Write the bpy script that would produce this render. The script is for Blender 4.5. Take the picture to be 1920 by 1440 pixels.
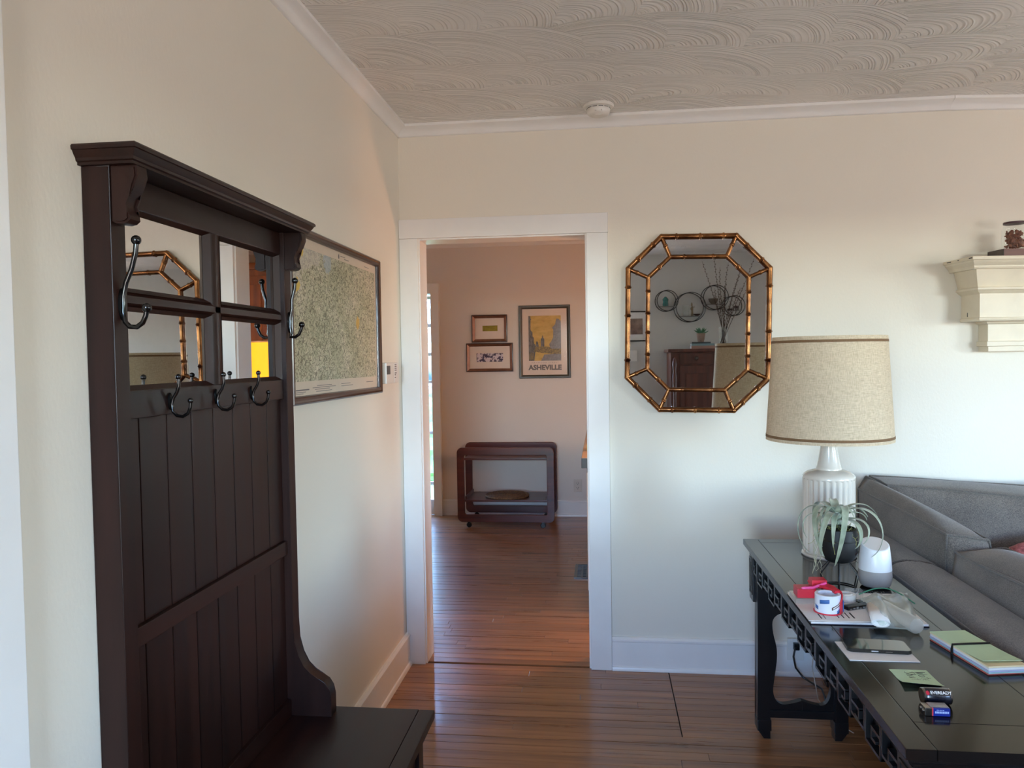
import bpy, bmesh, math, random
from mathutils import Vector, Matrix, Euler
random.seed(7)
S = bpy.context.scene
for o in list(bpy.data.objects): bpy.data.objects.remove(o, do_unlink=True)
COL = S.collection
R = math.radians

# ------------------------------------------------------------------ camera
def camera():
    yaw, pitch, roll = 0.116721851, -0.0350089722, -0.0151773941
    cy, sy, cp, sp = math.cos(yaw), math.sin(yaw), math.cos(pitch), math.sin(pitch)
    f = Vector((-sy*cp, cy*cp, sp)); r0 = Vector((cy, sy, 0)); u0 = r0.cross(f)
    r = math.cos(roll)*r0 + math.sin(roll)*u0; u = -math.sin(roll)*r0 + math.cos(roll)*u0
    c = bpy.data.cameras.new('camera'); o = bpy.data.objects.new('camera', c); COL.objects.link(o)
    M = Matrix((r, u, -f)).transposed().to_4x4(); M.translation = Vector((0.948581, -3.585114, 1.475008))
    o.matrix_world = M; c.sensor_width = 36; c.sensor_fit = 'HORIZONTAL'; c.lens = 1433.80764/1920*36
    c.clip_start = .02; c.clip_end = 200
    S.camera = o
camera()
# ------------------------------------------------------------------ world, daylight, exposure
S.view_settings.view_transform = 'Standard'; S.view_settings.look = 'None'
S.view_settings.exposure = 0.15; S.view_settings.gamma = 1; S.view_settings.use_curve_mapping = False
S.cycles.use_denoising = True; S.cycles.max_bounces = 10; S.cycles.diffuse_bounces = 6; S.cycles.glossy_bounces = 6
S.cycles.transparent_max_bounces = 16; S.cycles.caustics_reflective = False; S.cycles.caustics_refractive = False
S.cycles.sample_clamp_indirect = 6
W = bpy.data.worlds.new('sky'); S.world = W; W.use_nodes = True
_n = W.node_tree.nodes; _l = W.node_tree.links
_sky = _n.new('ShaderNodeTexSky'); _sky.sky_type = 'NISHITA'; _sky.sun_disc = False
_sky.sun_elevation = R(55); _sky.sun_rotation = R(-15); _sky.air_density = 0.8; _sky.dust_density = 0.0; _sky.ozone_density = 4.5
SKY_STRENGTH = 7.2; GROUND_RADIANCE = (11.6, 10.4, 9.9)
def outdoors():
    """sky above the horizon, sunlit ground and street below it"""
    bg = _n['Background']; bg.inputs[1].default_value = 1.0
    tc = _n.new('ShaderNodeTexCoord'); sp = _n.new('ShaderNodeSeparateXYZ'); _l.new(tc.outputs['Generated'], sp.inputs[0])
    st = _n.new('ShaderNodeMath'); st.operation = 'GREATER_THAN'; st.inputs[1].default_value = 0.0; _l.new(sp.outputs[2], st.inputs[0])
    sc = _n.new('ShaderNodeVectorMath'); sc.operation = 'SCALE'; sc.inputs['Scale'].default_value = SKY_STRENGTH; _l.new(_sky.outputs[0], sc.inputs[0])
    mx = _n.new('ShaderNodeMix'); mx.data_type = 'RGBA'; mx.inputs[6].default_value = (*GROUND_RADIANCE, 1)
    _l.new(st.outputs[0], mx.inputs[0]); _l.new(sc.outputs[0], mx.inputs[7]); _l.new(mx.outputs[2], bg.inputs[0])
outdoors()
def portal(name, loc, d, sx, sy):
    l = bpy.data.lights.new(name, 'AREA'); l.shape = 'RECTANGLE'; l.size = sx; l.size_y = sy; l.cycles.is_portal = True
    o = bpy.data.objects.new(name, l); COL.objects.link(o); o.location = loc; o.rotation_euler = Vector(d).to_track_quat('-Z', 'Z').to_euler()
portal('front_window_daylight', (5.70, -5.14, 1.40), (0, 1, 0), 1.5, 1.5)
portal('right_window_daylight', (6.74, -2.60, 1.45), (-1, 0, 0), 1.0, 1.2)
portal('added_window_daylight', (0.52, -5.14, 1.40), (0, 1, 0), 0.8, 1.5)  # added window, placed to light the back wall head-on
portal('kitchen_door_daylight', (-0.77, 3.55, 1.17), (0, -1, 0), 0.27, 1.80)
ADDED_PENDANT_STRENGTH = 48.0  # added kitchen globe, unseen source of the warm glow

# ------------------------------------------------------------------ material helpers
def lin(c):
    return tuple(((v/255)/12.92 if v/255 <= .04045 else ((v/255+.055)/1.055)**2.4) for v in c[:3]) + (1,)
class NT:
    def __init__(s, name):
        s.m = bpy.data.materials.new(name); s.m.use_nodes = True; s.t = s.m.node_tree; s.n = s.t.nodes
        s.b = s.n['Principled BSDF']; s.out = s.n['Material Output']
    def new(s, t, **k):
        x = s.n.new(t)
        for a, v in k.items(): setattr(x, a, v)
        return x
    def link(s, a, b): s.t.links.new(a, b)
    def math(s, op, a, b=None, c=None):
        x = s.new('ShaderNodeMath', operation=op)
        for i, v in enumerate((a, b, c)):
            if v is None: continue
            if isinstance(v, (int, float)): x.inputs[i].default_value = v
            else: s.link(v, x.inputs[i])
        return x.outputs[0]
    def coords(s, kind='Object', scale=(1, 1, 1), rnd=False):
        tc = s.new('ShaderNodeTexCoord'); mp = s.new('ShaderNodeMapping'); mp.inputs['Scale'].default_value = scale
        src = tc.outputs[kind]
        if rnd:
            oi = s.new('ShaderNodeObjectInfo'); sc = s.new('ShaderNodeVectorMath', operation='SCALE')
            cx = s.new('ShaderNodeCombineXYZ'); s.link(oi.outputs['Random'], cx.inputs[0]); s.link(oi.outputs['Random'], cx.inputs[1]); s.link(oi.outputs['Random'], cx.inputs[2])
            s.link(cx.outputs[0], sc.inputs[0]); sc.inputs['Scale'].default_value = 57.0
            ad = s.new('ShaderNodeVectorMath', operation='ADD'); s.link(src, ad.inputs[0]); s.link(sc.outputs[0], ad.inputs[1]); src = ad.outputs[0]
        s.link(src, mp.inputs[0]); return mp.outputs[0]
    def noise(s, vec, scale, detail=3, rough=.55):
        x = s.new('ShaderNodeTexNoise'); x.inputs['Scale'].default_value = scale; x.inputs['Detail'].default_value = detail
        x.inputs['Roughness'].default_value = rough; s.link(vec, x.inputs['Vector']); return x.outputs[0]
    def ramp(s, fac, stops):
        x = s.new('ShaderNodeValToRGB'); e = x.color_ramp.elements
        while len(e) < len(stops): e.new(.5)
        for i, (p, c) in enumerate(stops): e[i].position = p; e[i].color = c
        s.link(fac, x.inputs[0]); return x.outputs[0]
    def mix(s, fac, a, b, bt='MIX'):
        x = s.new('ShaderNodeMix', data_type='RGBA', blend_type=bt)
        for i, v in ((0, fac), (6, a), (7, b)):
            if isinstance(v, (int, float)): x.inputs[i].default_value = v
            elif isinstance(v, tuple): x.inputs[i].default_value = v
            else: s.link(v, x.inputs[i])
        return x.outputs[2]
    def bump(s, h, strength, dist=.001):
        x = s.new('ShaderNodeBump'); x.inputs['Strength'].default_value = strength; x.inputs['Distance'].default_value = dist
        s.link(h, x.inputs['Height']); s.link(x.outputs[0], s.b.inputs['Normal'])
def pm(name, col, rough=.5, metal=0, var=.07, scale=9, stretch=(1, 1, 1), bump=0, bscale=150, bdist=.001, spec=.5, coat=0, rnd=False, col2=None, detail=3):
    k = NT(name); c = lin(col)
    v = k.coords('Object', stretch, rnd); n = k.noise(v, scale, detail)
    lo = tuple(x*(1-var) for x in c[:3])+(1,); hi = tuple(min(1, x*(1+var)) for x in c[:3])+(1,)
    if col2: lo, hi = lin(col2), c
    k.link(k.ramp(n, [(.3, lo), (.7, hi)]), k.b.inputs['Base Color'])
    k.b.inputs['Roughness'].default_value = rough; k.b.inputs['Metallic'].default_value = metal
    k.b.inputs['Specular IOR Level'].default_value = spec; k.b.inputs['Coat Weight'].default_value = coat; k.b.inputs['Coat Roughness'].default_value = .08
    if bump: k.bump(k.noise(v, bscale, 2), bump, bdist)
    return k.m
def wood(name, dark, light, rough=.35, axis=0, gs=18, coat=0, rnd=True, bump=.08, ring=True, spec=.5):
    k = NT(name); st = [gs, gs, gs]; st[axis] = gs*.045
    v = k.coords('Object', tuple(st), rnd); n = k.noise(v, 1.0, 6, .65)
    st2 = [3.2*6, 3.2*6, 3.2*6]; st2[axis] = 1.6
    w = k.new('ShaderNodeTexWave', wave_type='BANDS', bands_direction='Y' if axis == 0 else 'X'); w.inputs['Scale'].default_value = .17
    w.inputs['Distortion'].default_value = 9; w.inputs['Detail'].default_value = 2; w.inputs['Detail Scale'].default_value = .8
    k.link(k.coords('Object', tuple(st2), rnd), w.inputs[0])
    f = k.math('ADD', k.math('MULTIPLY', n, .84), k.math('MULTIPLY', w.outputs['Fac'], .16 if ring else .05))
    c = k.ramp(f, [(.28, lin(dark)), (.72, lin(light))])
    if rnd:
        oi = k.new('ShaderNodeObjectInfo'); br = k.math('ADD', k.math('MULTIPLY', oi.outputs['Random'], .30), .85)
        hs = k.new('ShaderNodeHueSaturation'); k.link(br, hs.inputs['Value']); k.link(c, hs.inputs['Color']); c = hs.outputs[0]
    k.link(c, k.b.inputs['Base Color']); k.b.inputs['Roughness'].default_value = rough
    k.link(k.math('ADD', k.math('MULTIPLY', n, .25), rough-.12), k.b.inputs['Roughness'])
    k.b.inputs['Coat Weight'].default_value = coat; k.b.inputs['Coat Roughness'].default_value = .12; k.b.inputs['Specular IOR Level'].default_value = spec
    if bump: k.bump(n, bump, .001)
    return k.m
def emit(name, col, strength):
    k = NT(name); k.b.inputs['Emission Color'].default_value = lin(col) if max(col) > 1 else tuple(col)+(1,)
    n = k.noise(k.coords(), 30); k.link(k.math('ADD', k.math('MULTIPLY', n, strength*.1), strength*.95), k.b.inputs['Emission Strength'])
    k.b.inputs['Base Color'].default_value = k.b.inputs['Emission Color'].default_value
    return k.m
def glass(name, tint=(1, 1, 1), alpha=.92, rough=.02, diffuse=None, sheen=1.0):
    """thin pane or film: mostly transparent, with a mirror-like sheen"""
    k = NT(name); k.n.remove(k.b)
    tr = k.new('ShaderNodeBsdfTransparent'); tr.inputs[0].default_value = tuple(tint)+(1,)
    gl = k.new('ShaderNodeBsdfGlossy'); gl.inputs['Roughness'].default_value = rough; gl.inputs[0].default_value = (1, 1, 1, 1)
    fr = k.new('ShaderNodeFresnel'); fr.inputs[0].default_value = 1.45
    n = k.noise(k.coords(), 25)
    geo = k.new('ShaderNodeNewGeometry')
    fac = k.math('MULTIPLY', k.math('MULTIPLY', k.math('ADD', fr.outputs[0], k.math('MULTIPLY', n, .02)), k.math('SUBTRACT', 1.0, geo.outputs['Backfacing'])), sheen)
    mx = k.new('ShaderNodeMixShader'); k.link(fac, mx.inputs[0]); k.link(tr.outputs[0], mx.inputs[1]); k.link(gl.outputs[0], mx.inputs[2])
    if diffuse:
        df = k.new('ShaderNodeBsdfDiffuse'); df.inputs[0].default_value = lin(diffuse)
        tl = k.new('ShaderNodeBsdfTranslucent'); tl.inputs[0].default_value = lin(diffuse); md = k.new('ShaderNodeMixShader'); k.link(df.outputs[0], md.inputs[1]); k.link(tl.outputs[0], md.inputs[2])
        m2 = k.new('ShaderNodeMixShader'); m2.inputs[0].default_value = 1-alpha
        k.link(mx.outputs[0], m2.inputs[1]); k.link(md.outputs[0], m2.inputs[2]); mx = m2
    k.link(mx.outputs[0], k.out.inputs[0]); return k.m

# ------------------------------------------------------------------ mesh helpers
class MB:
    def __init__(s): s.b = bmesh.new(); s.bev = False
    def faces(s, vs, fs):
        v = [s.b.verts.new(p) for p in vs]
        for f in fs:
            try: s.b.faces.new([v[i] for i in f])
            except ValueError: pass
        return v
    def box(s, x0, x1, y0, y1, z0, z1, bev=0, M=None):
        p = [Vector((x, y, z)) for z in (z0, z1) for y in (y0, y1) for x in (x0, x1)]
        if M: p = [M @ q for q in p]
        v = s.faces(p, [(0, 2, 3, 1), (4, 5, 7, 6), (0, 1, 5, 4), (2, 6, 7, 3), (0, 4, 6, 2), (1, 3, 7, 5)])
        if bev:
            s.bev = True
            es = list({e for q in v for e in q.link_edges})
            bmesh.ops.bevel(s.b, geom=es, offset=bev, segments=2, profile=.6, affect='EDGES')
        return s
    def prism(s, poly, axis, a0, a1, bev=0, M=None):
        """poly in the two other axes (in x,y,z order), extruded along axis"""
        def P(p, a):
            q = [p[0], p[1]]; q.insert(axis, a); q = Vector(q); return M @ q if M else q
        n = len(poly); vs = [P(p, a0) for p in poly]+[P(p, a1) for p in poly]
        v = s.faces(vs, [tuple(range(n))[::-1], tuple(range(n, 2*n))]+[(i, (i+1) % n, n+(i+1) % n, n+i) for i in range(n)])
        if bev:
            s.bev = True
            es = [e for e in {e for q in v for e in q.link_edges} if any(len(f.verts) == n for f in e.link_faces)]
            bmesh.ops.bevel(s.b, geom=es, offset=bev, segments=2, affect='EDGES')
        return s
    def loft(s, rings, cap=True, closed=True):
        n = len(rings[0]); vs = [p for r in rings for p in r]; fs = []
        for k in range(len(rings)-1):
            for i in range(n if closed else n-1):
                j = (i+1) % n; fs.append((k*n+i, k*n+j, (k+1)*n+j, (k+1)*n+i))
        if cap and closed: fs += [tuple(range(n))[::-1], tuple(range((len(rings)-1)*n, len(rings)*n))]
        s.faces(vs, fs); return s
    def lathe(s, prof, c=(0, 0, 0), n=32, M=None, flute=None):
        rings = []
        for r, z in prof:
            ring = []
            for i in range(n):
                a = 2*math.pi*i/n; rr = max(r, 1e-5)
                if flute and flute[0] <= z <= flute[1]: rr *= 1-flute[2]*(.5-.5*math.cos(a*flute[3]))
                q = Vector((rr*math.cos(a), rr*math.sin(a), z)); q = M @ q if M else q
                ring.append(q+Vector(c))
            rings.append(ring)
        return s.loft(rings)
    def tube(s, pts, r, n=8, closed=False):
        pts = [Vector(p) for p in pts]; m = len(pts); rr = r if isinstance(r, (list, tuple)) else [r]*m
        rings = []; up = None
        for i in range(m):
            if closed: t = pts[(i+1) % m]-pts[i-1]
            else: t = pts[min(i+1, m-1)]-pts[max(i-1, 0)]
            t.normalize()
            if up is None: up = Vector((0, 0, 1)) if abs(t.z) < .9 else Vector((1, 0, 0))
            a = t.cross(up); a.normalize(); b = a.cross(t); b.normalize(); up = b
            rings.append([pts[i]+rr[i]*(math.cos(2*math.pi*k/n)*a+math.sin(2*math.pi*k/n)*b) for k in range(n)])
        if closed: rings.append(rings[0]); return s.loft(rings, cap=False)
        return s.loft(rings)
    def sphere(s, c, r, seg=14, sc=(1, 1, 1)):
        bmesh.ops.create_uvsphere(s.b, u_segments=seg, v_segments=max(6, seg//2), radius=r, matrix=Matrix.Translation(c) @ Matrix.Diagonal((*sc, 1))); return s
    def build(s, name, mat, parent=None, smooth=True, angle=38, origin=None):
        bmesh.ops.remove_doubles(s.b, verts=s.b.verts, dist=1e-6)
        bmesh.ops.recalc_face_normals(s.b, faces=s.b.faces)
        me = bpy.data.meshes.new(name); s.b.to_mesh(me); s.b.free()
        o = link(name, me, mat, parent, smooth, angle, origin)
        if s.bev and smooth:
            w = o.modifiers.new('weighted_normals', 'WEIGHTED_NORMAL'); w.keep_sharp = True; w.weight = 80
        return o
def link(name, me, mat, parent=None, smooth=True, angle=38, origin=None):
    xs = [v.co for v in me.vertices]
    if origin is None:
        lo = Vector([min(v[i] for v in xs) for i in range(3)]); hi = Vector([max(v[i] for v in xs) for i in range(3)])
        c = (lo+hi)/2
        if parent is None: c.z = lo.z
    else: c = Vector(origin)
    me.transform(Matrix.Translation(-c))
    if mat: me.materials.append(mat)
    if smooth:
        me.polygons.foreach_set('use_smooth', [True]*len(me.polygons))
        try: me.set_sharp_from_angle(angle=R(angle))
        except Exception: pass
    o = bpy.data.objects.new(name, me); COL.objects.link(o); o.location = c
    if parent:
        o.parent = parent; pm_ = parent.matrix_basis.copy(); q = parent
        while q.parent: q = q.parent; pm_ = q.matrix_basis @ pm_ if False else pm_
        o.matrix_parent_inverse = world(parent).inverted()
    return o
def world(o):
    m = o.matrix_basis.copy()
    if o.parent: m = world(o.parent) @ o.matrix_parent_inverse @ m
    return m
def thing(name, loc, label, cat, group=None):
    o = bpy.data.objects.new(name, None); COL.objects.link(o); o.location = loc; o.empty_display_size = .05
    return tag(o, label, cat, group)
def tag(o, label, cat, group=None):
    o['label'] = label; o['category'] = cat
    if group: o['group'] = group
    return o
def struct(o, kind='structure'): o['kind'] = kind; return o
def sroot(name, loc=(0, 0, 0)):
    o = bpy.data.objects.new(name, None); COL.objects.link(o); o.location = loc; o['kind'] = 'structure'; return o
def cushion(c8, bulge, n=10, seam=.0):
    """rounded cushion from 8 corners (x fastest, then y, then z): returns MB"""
    m = MB(); c = [Vector(p) for p in c8]
    def tri(u, v, w):
        q = Vector((0, 0, 0))
        for k in range(8):
            q += c[k]*((u if k & 1 else 1-u)*(v if k & 2 else 1-v)*(w if k & 4 else 1-w))
        return q
    cen = sum(c, Vector())/8
    idx = {}
    def vert(u, v, w):
        k = (round(u, 5), round(v, 5), round(w, 5))
        if k not in idx:
            p = tri(u, v, w)
            fu, fv, fw = 4*u*(1-u), 4*v*(1-v), 4*w*(1-w)
            off = Vector((0, 0, 0))
            for a, (t, g1, g2) in enumerate(((u, fv, fw), (v, fu, fw), (w, fu, fv))):
                if t < 1e-6 or t > 1-1e-6:
                    d = (tri(1 if a == 0 else u, 1 if a == 1 else v, 1 if a == 2 else w)-tri(0 if a == 0 else u, 0 if a == 1 else v, 0 if a == 2 else w)).normalized()
                    off += d*(1 if t > .5 else -1)*bulge*(max(g1, 0)*max(g2, 0))**.5
            idx[k] = m.b.verts.new(p+off)
        return idx[k]
    r = [i/n for i in range(n+1)]
    for a in range(3):
        for t in (0, 1):
            for i in range(n):
                for j in range(n):
                    q = []
                    for du, dv in ((0, 0), (1, 0), (1, 1), (0, 1)):
                        uv = [r[i+du], r[j+dv]]; uv.insert(a, t); q.append(vert(*uv))
                    try: m.b.faces.new(q)
                    except ValueError: pass
    return m
def text(s, size, M, mat, parent, name='lettering', ext=.0002, align='CENTER', bold=0):
    cu = bpy.data.curves.new(name, 'FONT'); cu.body = s; cu.size = size; cu.extrude = ext; cu.align_x = align; cu.align_y = 'CENTER'; cu.offset = bold; cu.resolution_u = 3
    o = bpy.data.objects.new('tmp_text', cu); COL.objects.link(o)
    me = bpy.data.meshes.new_from_object(o, depsgraph=bpy.context.evaluated_depsgraph_get())
    bpy.data.objects.remove(o, do_unlink=True); bpy.data.curves.remove(cu)
    me.transform(M); return link(name, me, mat, parent, smooth=False)
def frame_xyz(origin, xdir, ydir):
    x = Vector(xdir).normalized(); y = Vector(ydir).normalized(); z = x.cross(y)
    M = Matrix((x, y, z)).transposed().to_4x4(); M.translation = Vector(origin); return M
def picture_frame(prof, w, h, M):
    """prof: list of (inset from outer edge, height); swept round a w x h rectangle centred on M origin"""
    m = MB(); rings = []
    for sx, sy in ((-1, -1), (1, -1), (1, 1), (-1, 1)):
        rings.append([M @ Vector((sx*(w/2-i), sy*(h/2-i), z)) for i, z in prof])
    rings.append(rings[0]); m.loft(rings, cap=False); return m
def copy_tree(o, loc, rz=0, parent=None):
    c = o.copy(); COL.objects.link(c)
    if parent is None: c.location = loc; c.rotation_euler.z = rz
    else: c.parent = parent
    for ch in list(o.children): copy_tree(ch, None, 0, c)
    return c

# ------------------------------------------------------------------ materials
def wall_mat(name, col, bump=.25, var=.02):
    k = NT(name); v = k.coords('Object'); n = k.noise(v, 1.3, 3)
    c = lin(col); k.link(k.ramp(n, [(.3, tuple(x*(1-var) for x in c[:3])+(1,)), (.7, c)]), k.b.inputs['Base Color'])
    k.b.inputs['Roughness'].default_value = .42; k.b.inputs['Specular IOR Level'].default_value = .35
    h = k.math('ADD', k.noise(k.coords('Object', (1, 1, .6)), 120, 2), k.math('MULTIPLY', k.noise(v, 12, 2), 1.0))
    k.bump(h, bump, .0016); return k.m
M_WALL = wall_mat('cream_wall_paint', (232, 225, 210))
M_WALLK = wall_mat('kitchen_wall_paint', (222, 213, 203))
M_TRIM = pm('white_trim_paint', (236, 234, 230), .3, var=.025, scale=5, bump=.12, bscale=30, bdist=.002)
M_TRIM2 = pm('cream_mantel_paint', (226, 215, 192), .4, var=.04, scale=14, bump=.1, bscale=40)
M_DARKGAP = pm('dark_subfloor', (22, 15, 11), .9, var=.3)
def ceiling_mat():
    k = NT('swirl_plaster_ceiling'); tc = k.new('ShaderNodeTexCoord'); sp = k.new('ShaderNodeSeparateXYZ'); k.link(tc.outputs['Object'], sp.inputs[0])
    wob = k.noise(tc.outputs['Object'], 1.3, 1); wob2 = k.noise(tc.outputs['Object'], 1.1, 1)
    X = k.math('ADD', sp.outputs[0], k.math('MULTIPLY', wob, .35)); Y = k.math('ADD', sp.outputs[1], k.math('MULTIPLY', wob2, .30))
    sx, sy, Rr = .27, .285, .30
    row = k.math('FLOOR', k.math('DIVIDE', Y, sy))
    dist = None; ident = None
    # overlapping trowel fans: the first disc (in order of laying) that covers the point wins
    for dj in (2, 1, 0, -1):
        rj = k.math('ADD', row, dj); sh = k.math('MULTIPLY', k.math('FRACT', k.math('MULTIPLY', rj, .437)), sx)
        xs = k.math('SUBTRACT', X, sh); cj = k.math('FLOOR', k.math('DIVIDE', xs, sx))
        for di in (0, 1):
            ci = k.math('ADD', cj, di)
            cx = k.math('ADD', k.math('MULTIPLY', ci, sx), sh); cyy = k.math('MULTIPLY', rj, sy)
            dx = k.math('MULTIPLY', k.math('SUBTRACT', X, cx), .86); dy = k.math('SUBTRACT', Y, cyy)
            d = k.math('SQRT', k.math('ADD', k.math('MULTIPLY', dx, dx), k.math('MULTIPLY', dy, dy)))
            idn = k.math('ADD', k.math('MULTIPLY', ci, 3.7), k.math('MULTIPLY', rj, 9.1))
            if dist is None: dist, ident = d, idn
            else:
                cov = k.math('LESS_THAN', dist, Rr)       # already covered
                inv = k.math('SUBTRACT', 1.0, cov)
                dist = k.math('ADD', k.math('MULTIPLY', dist, cov), k.math('MULTIPLY', d, inv))
                ident = k.math('ADD', k.math('MULTIPLY', ident, cov), k.math('MULTIPLY', idn, inv))
    # comb lines: noise looked up by radius, so the grooves are uneven rings
    cb = k.new('ShaderNodeCombineXYZ'); k.link(k.math('MULTIPLY', dist, 120), cb.inputs[0]); k.link(ident, cb.inputs[1])
    jit = k.noise(cb.outputs[0], .35, 2, .6)
    ring = k.math('ADD', k.math('MULTIPLY', k.math('SINE', k.math('ADD', k.math('MULTIPLY', dist, 400), k.math('MULTIPLY', jit, 22))), .5), .5)
    ring = k.math('MULTIPLY', k.math('POWER', ring, 2.0), k.math('ADD', k.math('MULTIPLY', k.noise(cb.outputs[0], .6, 2), 1.4), -.15))
    fan = k.math('MULTIPLY', k.math('POWER', k.math('DIVIDE', dist, Rr), 3.0), .55)
    patch = k.ramp(k.noise(tc.outputs['Object'], 1.3, 2), [(.36, (.12, .12, .12, 1)), (.62, (1, 1, 1, 1))])
    drop = k.math('MULTIPLY', k.math('GREATER_THAN', k.noise(tc.outputs['Object'], 42, 2), .735), 1.6)
    h = k.math('ADD', k.math('MULTIPLY', k.math('ADD', ring, fan), patch), k.math('MULTIPLY', k.noise(tc.outputs['Object'], 18, 2), .25))
    h = k.math('ADD', h, drop)
    k.bump(h, 1.0, .0075)
    n = k.noise(tc.outputs['Object'], 1.1, 2)
    k.link(k.ramp(n, [(.3, lin((230, 226, 220))), (.7, lin((236, 232, 226)))]), k.b.inputs['Base Color'])
    k.b.inputs['Roughness'].default_value = .26; k.b.inputs['Specular IOR Level'].default_value = .6
    return k.m
M_CEIL = ceiling_mat()
M_PLANK = wood('oak_strip_floor', (118, 77, 48), (174, 122, 79), .30, 0, 38, coat=.25, bump=.10)
M_HALLTREE = wood('espresso_wood', (24, 10, 7), (50, 23, 15), .38, 2, 22, coat=0, rnd=True, bump=.05, ring=False, spec=.28)
M_HALLTREE_Y = wood('espresso_wood_lengthwise', (24, 10, 7), (50, 23, 15), .38, 1, 22, coat=0, rnd=True, bump=.05, ring=False, spec=.28)
M_MIRROR = None
def mirror_mat(name, v, rough):
    k = NT(name); n = k.noise(k.coords(), 40, 2)
    k.link(k.ramp(n, [(.3, (v, v*1.005, v*1.005, 1)), (.7, (v*.98, v*.985, v*.985, 1))]), k.b.inputs['Base Color'])
    k.b.inputs['Metallic'].default_value = 1; k.b.inputs['Roughness'].default_value = rough; return k.m
M_MIRROR = mirror_mat('silvered_glass', .86, .006)
M_IRON = pm('black_iron', (7, 7, 7), .15, 0, var=.2, scale=60, bump=.2, bscale=80, spec=.6)
M_GOLD = pm('antique_gilt_bamboo', (176, 124, 78), .27, 1, var=.3, scale=14, col2=(88, 52, 34), bump=.1, bscale=60)
M_FRAMEDK = pm('dark_mahogany_frame', (58, 36, 30), .3, var=.25, scale=30, coat=.2)
M_FRAMEGR = pm('grey_frame_bevel', (74, 68, 66), .35, var=.1, scale=30)
M_PANE = glass('picture_glass', rough=.03)
M_DIMPANE = glass('anti_glare_glass', rough=.08, sheen=.08)
M_PLASTIC = pm('ivory_plastic', (228, 224, 216), .4, var=.02)
M_BLACK = pm('black_plastic', (16, 15, 15), .3, var=.2)
M_PAPER = pm('white_paper', (232, 230, 226), .7, var=.03)
M_INK = pm('dark_ink', (38, 36, 38), .7, var=.1)
M_GREYINK = pm('grey_ink', (120, 116, 114), .7, var=.1)
M_GREEN = pm('pale_green_card', (194, 222, 184), .75, var=.03)
M_BLACKLAC = pm('black_lacquer', (24, 19, 17), .13, var=.15, scale=14, coat=0, spec=.27)
M_BLACKLAC2 = pm('black_lacquer_satin', (20, 19, 20), .3, var=.2, scale=14, coat=.15)

# ------------------------------------------------------------------ room shell
ZC = 2.575
def shell():
    m = MB(); m.box(-.12, 0, -5.12, .0, 0, ZC); struct(m.build('wall_left', M_WALL, smooth=False))
    m = MB(); m.box(-.12, .082, 0, .12, 0, ZC); m.box(.082, .893, 0, .12, 2.052, ZC); m.box(.893, 2.275, 0, .12, 0, ZC)
    struct(m.build('wall_back', M_WALL, smooth=False))
    # the chimney stretch of the back wall turns away by 7 degrees
    T = Matrix.Translation((2.475, 0, 0)) @ Matrix.Rotation(R(7), 4, 'Z')
    x, y, pts = 2.275, 0.0, [(2.275, 0.0)]
    for i in range(20):
        a_ = R(7*(i+.5)/20); x += .02*math.cos(a_); y += .02*math.sin(a_); pts.append((x, y))
    pts.append((x+4.1*math.cos(R(7)), y+4.1*math.sin(R(7)))); rings = [[Vector((p[0], p[1], 0)), Vector((p[0], p[1], ZC)), Vector((p[0]-.015, p[1]+.12, ZC)), Vector((p[0]-.015, p[1]+.12, 0))] for p in pts]
    m = MB().loft(rings); struct(m.build('wall_back_angled', M_WALL, angle=30))
    # right wall with an unseen window, sited for the light it gives
    m = MB(); m.box(6.6, 6.72, -5.12, -3.1, 0, ZC); m.box(6.6, 6.72, -2.1, .7, 0, ZC); m.box(6.6, 6.72, -3.1, -2.1, 0, .85); m.box(6.6, 6.72, -3.1, -2.1, 2.05, ZC)
    struct(m.build('wall_right', M_WALL, smooth=False))
    # wall behind the camera with two unseen windows, positions chosen for their daylight
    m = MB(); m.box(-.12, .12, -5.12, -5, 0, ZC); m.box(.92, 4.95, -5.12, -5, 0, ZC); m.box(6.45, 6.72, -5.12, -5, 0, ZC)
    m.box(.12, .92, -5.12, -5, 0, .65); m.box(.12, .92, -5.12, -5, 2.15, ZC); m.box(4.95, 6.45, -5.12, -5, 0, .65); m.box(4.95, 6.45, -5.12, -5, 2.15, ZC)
    struct(m.build('wall_front', wall_mat('backlit_grey_wall_paint', (196, 195, 190)), smooth=False))  # grey tone carries the wall's backlit shade in its colour
    m = MB(); m.box(-.12, 6.9, -5.12, .9, ZC, ZC+.1); struct(m.build('ceiling', M_CEIL, smooth=False, origin=(0, 0, ZC)))
    # kitchen shell
    m = MB(); m.box(-.622, 3.3, 3.45, 3.57, 0, ZC); m.box(-1.75, -1.35, 3.45, 3.57, 0, ZC); m.box(-1.35, -.622, 3.45, 3.57, 2.075, ZC); struct(m.build('wall_kitchen_back', M_WALLK, smooth=False))
    m = MB(); m.box(-1.75, -1.63, .12, 3.45, 0, ZC)
    struct(m.build('wall_kitchen_left', M_WALLK, smooth=False))
    m = MB(); m.box(3.3, 3.42, .5, 3.57, 0, ZC); struct(m.build('wall_kitchen_right', M_WALLK, smooth=False))
    m = MB(); m.box(-1.75, -.12, 0, .12, 0, ZC); struct(m.build('wall_kitchen_front', M_WALLK, smooth=False))
    m = MB(); m.box(-1.75, 3.42, .12, 3.57, ZC, ZC+.1); struct(m.build('ceiling_kitchen', pm('kitchen_ceiling_paint', (214, 208, 202), .6, var=.03), smooth=False))
shell()
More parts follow.
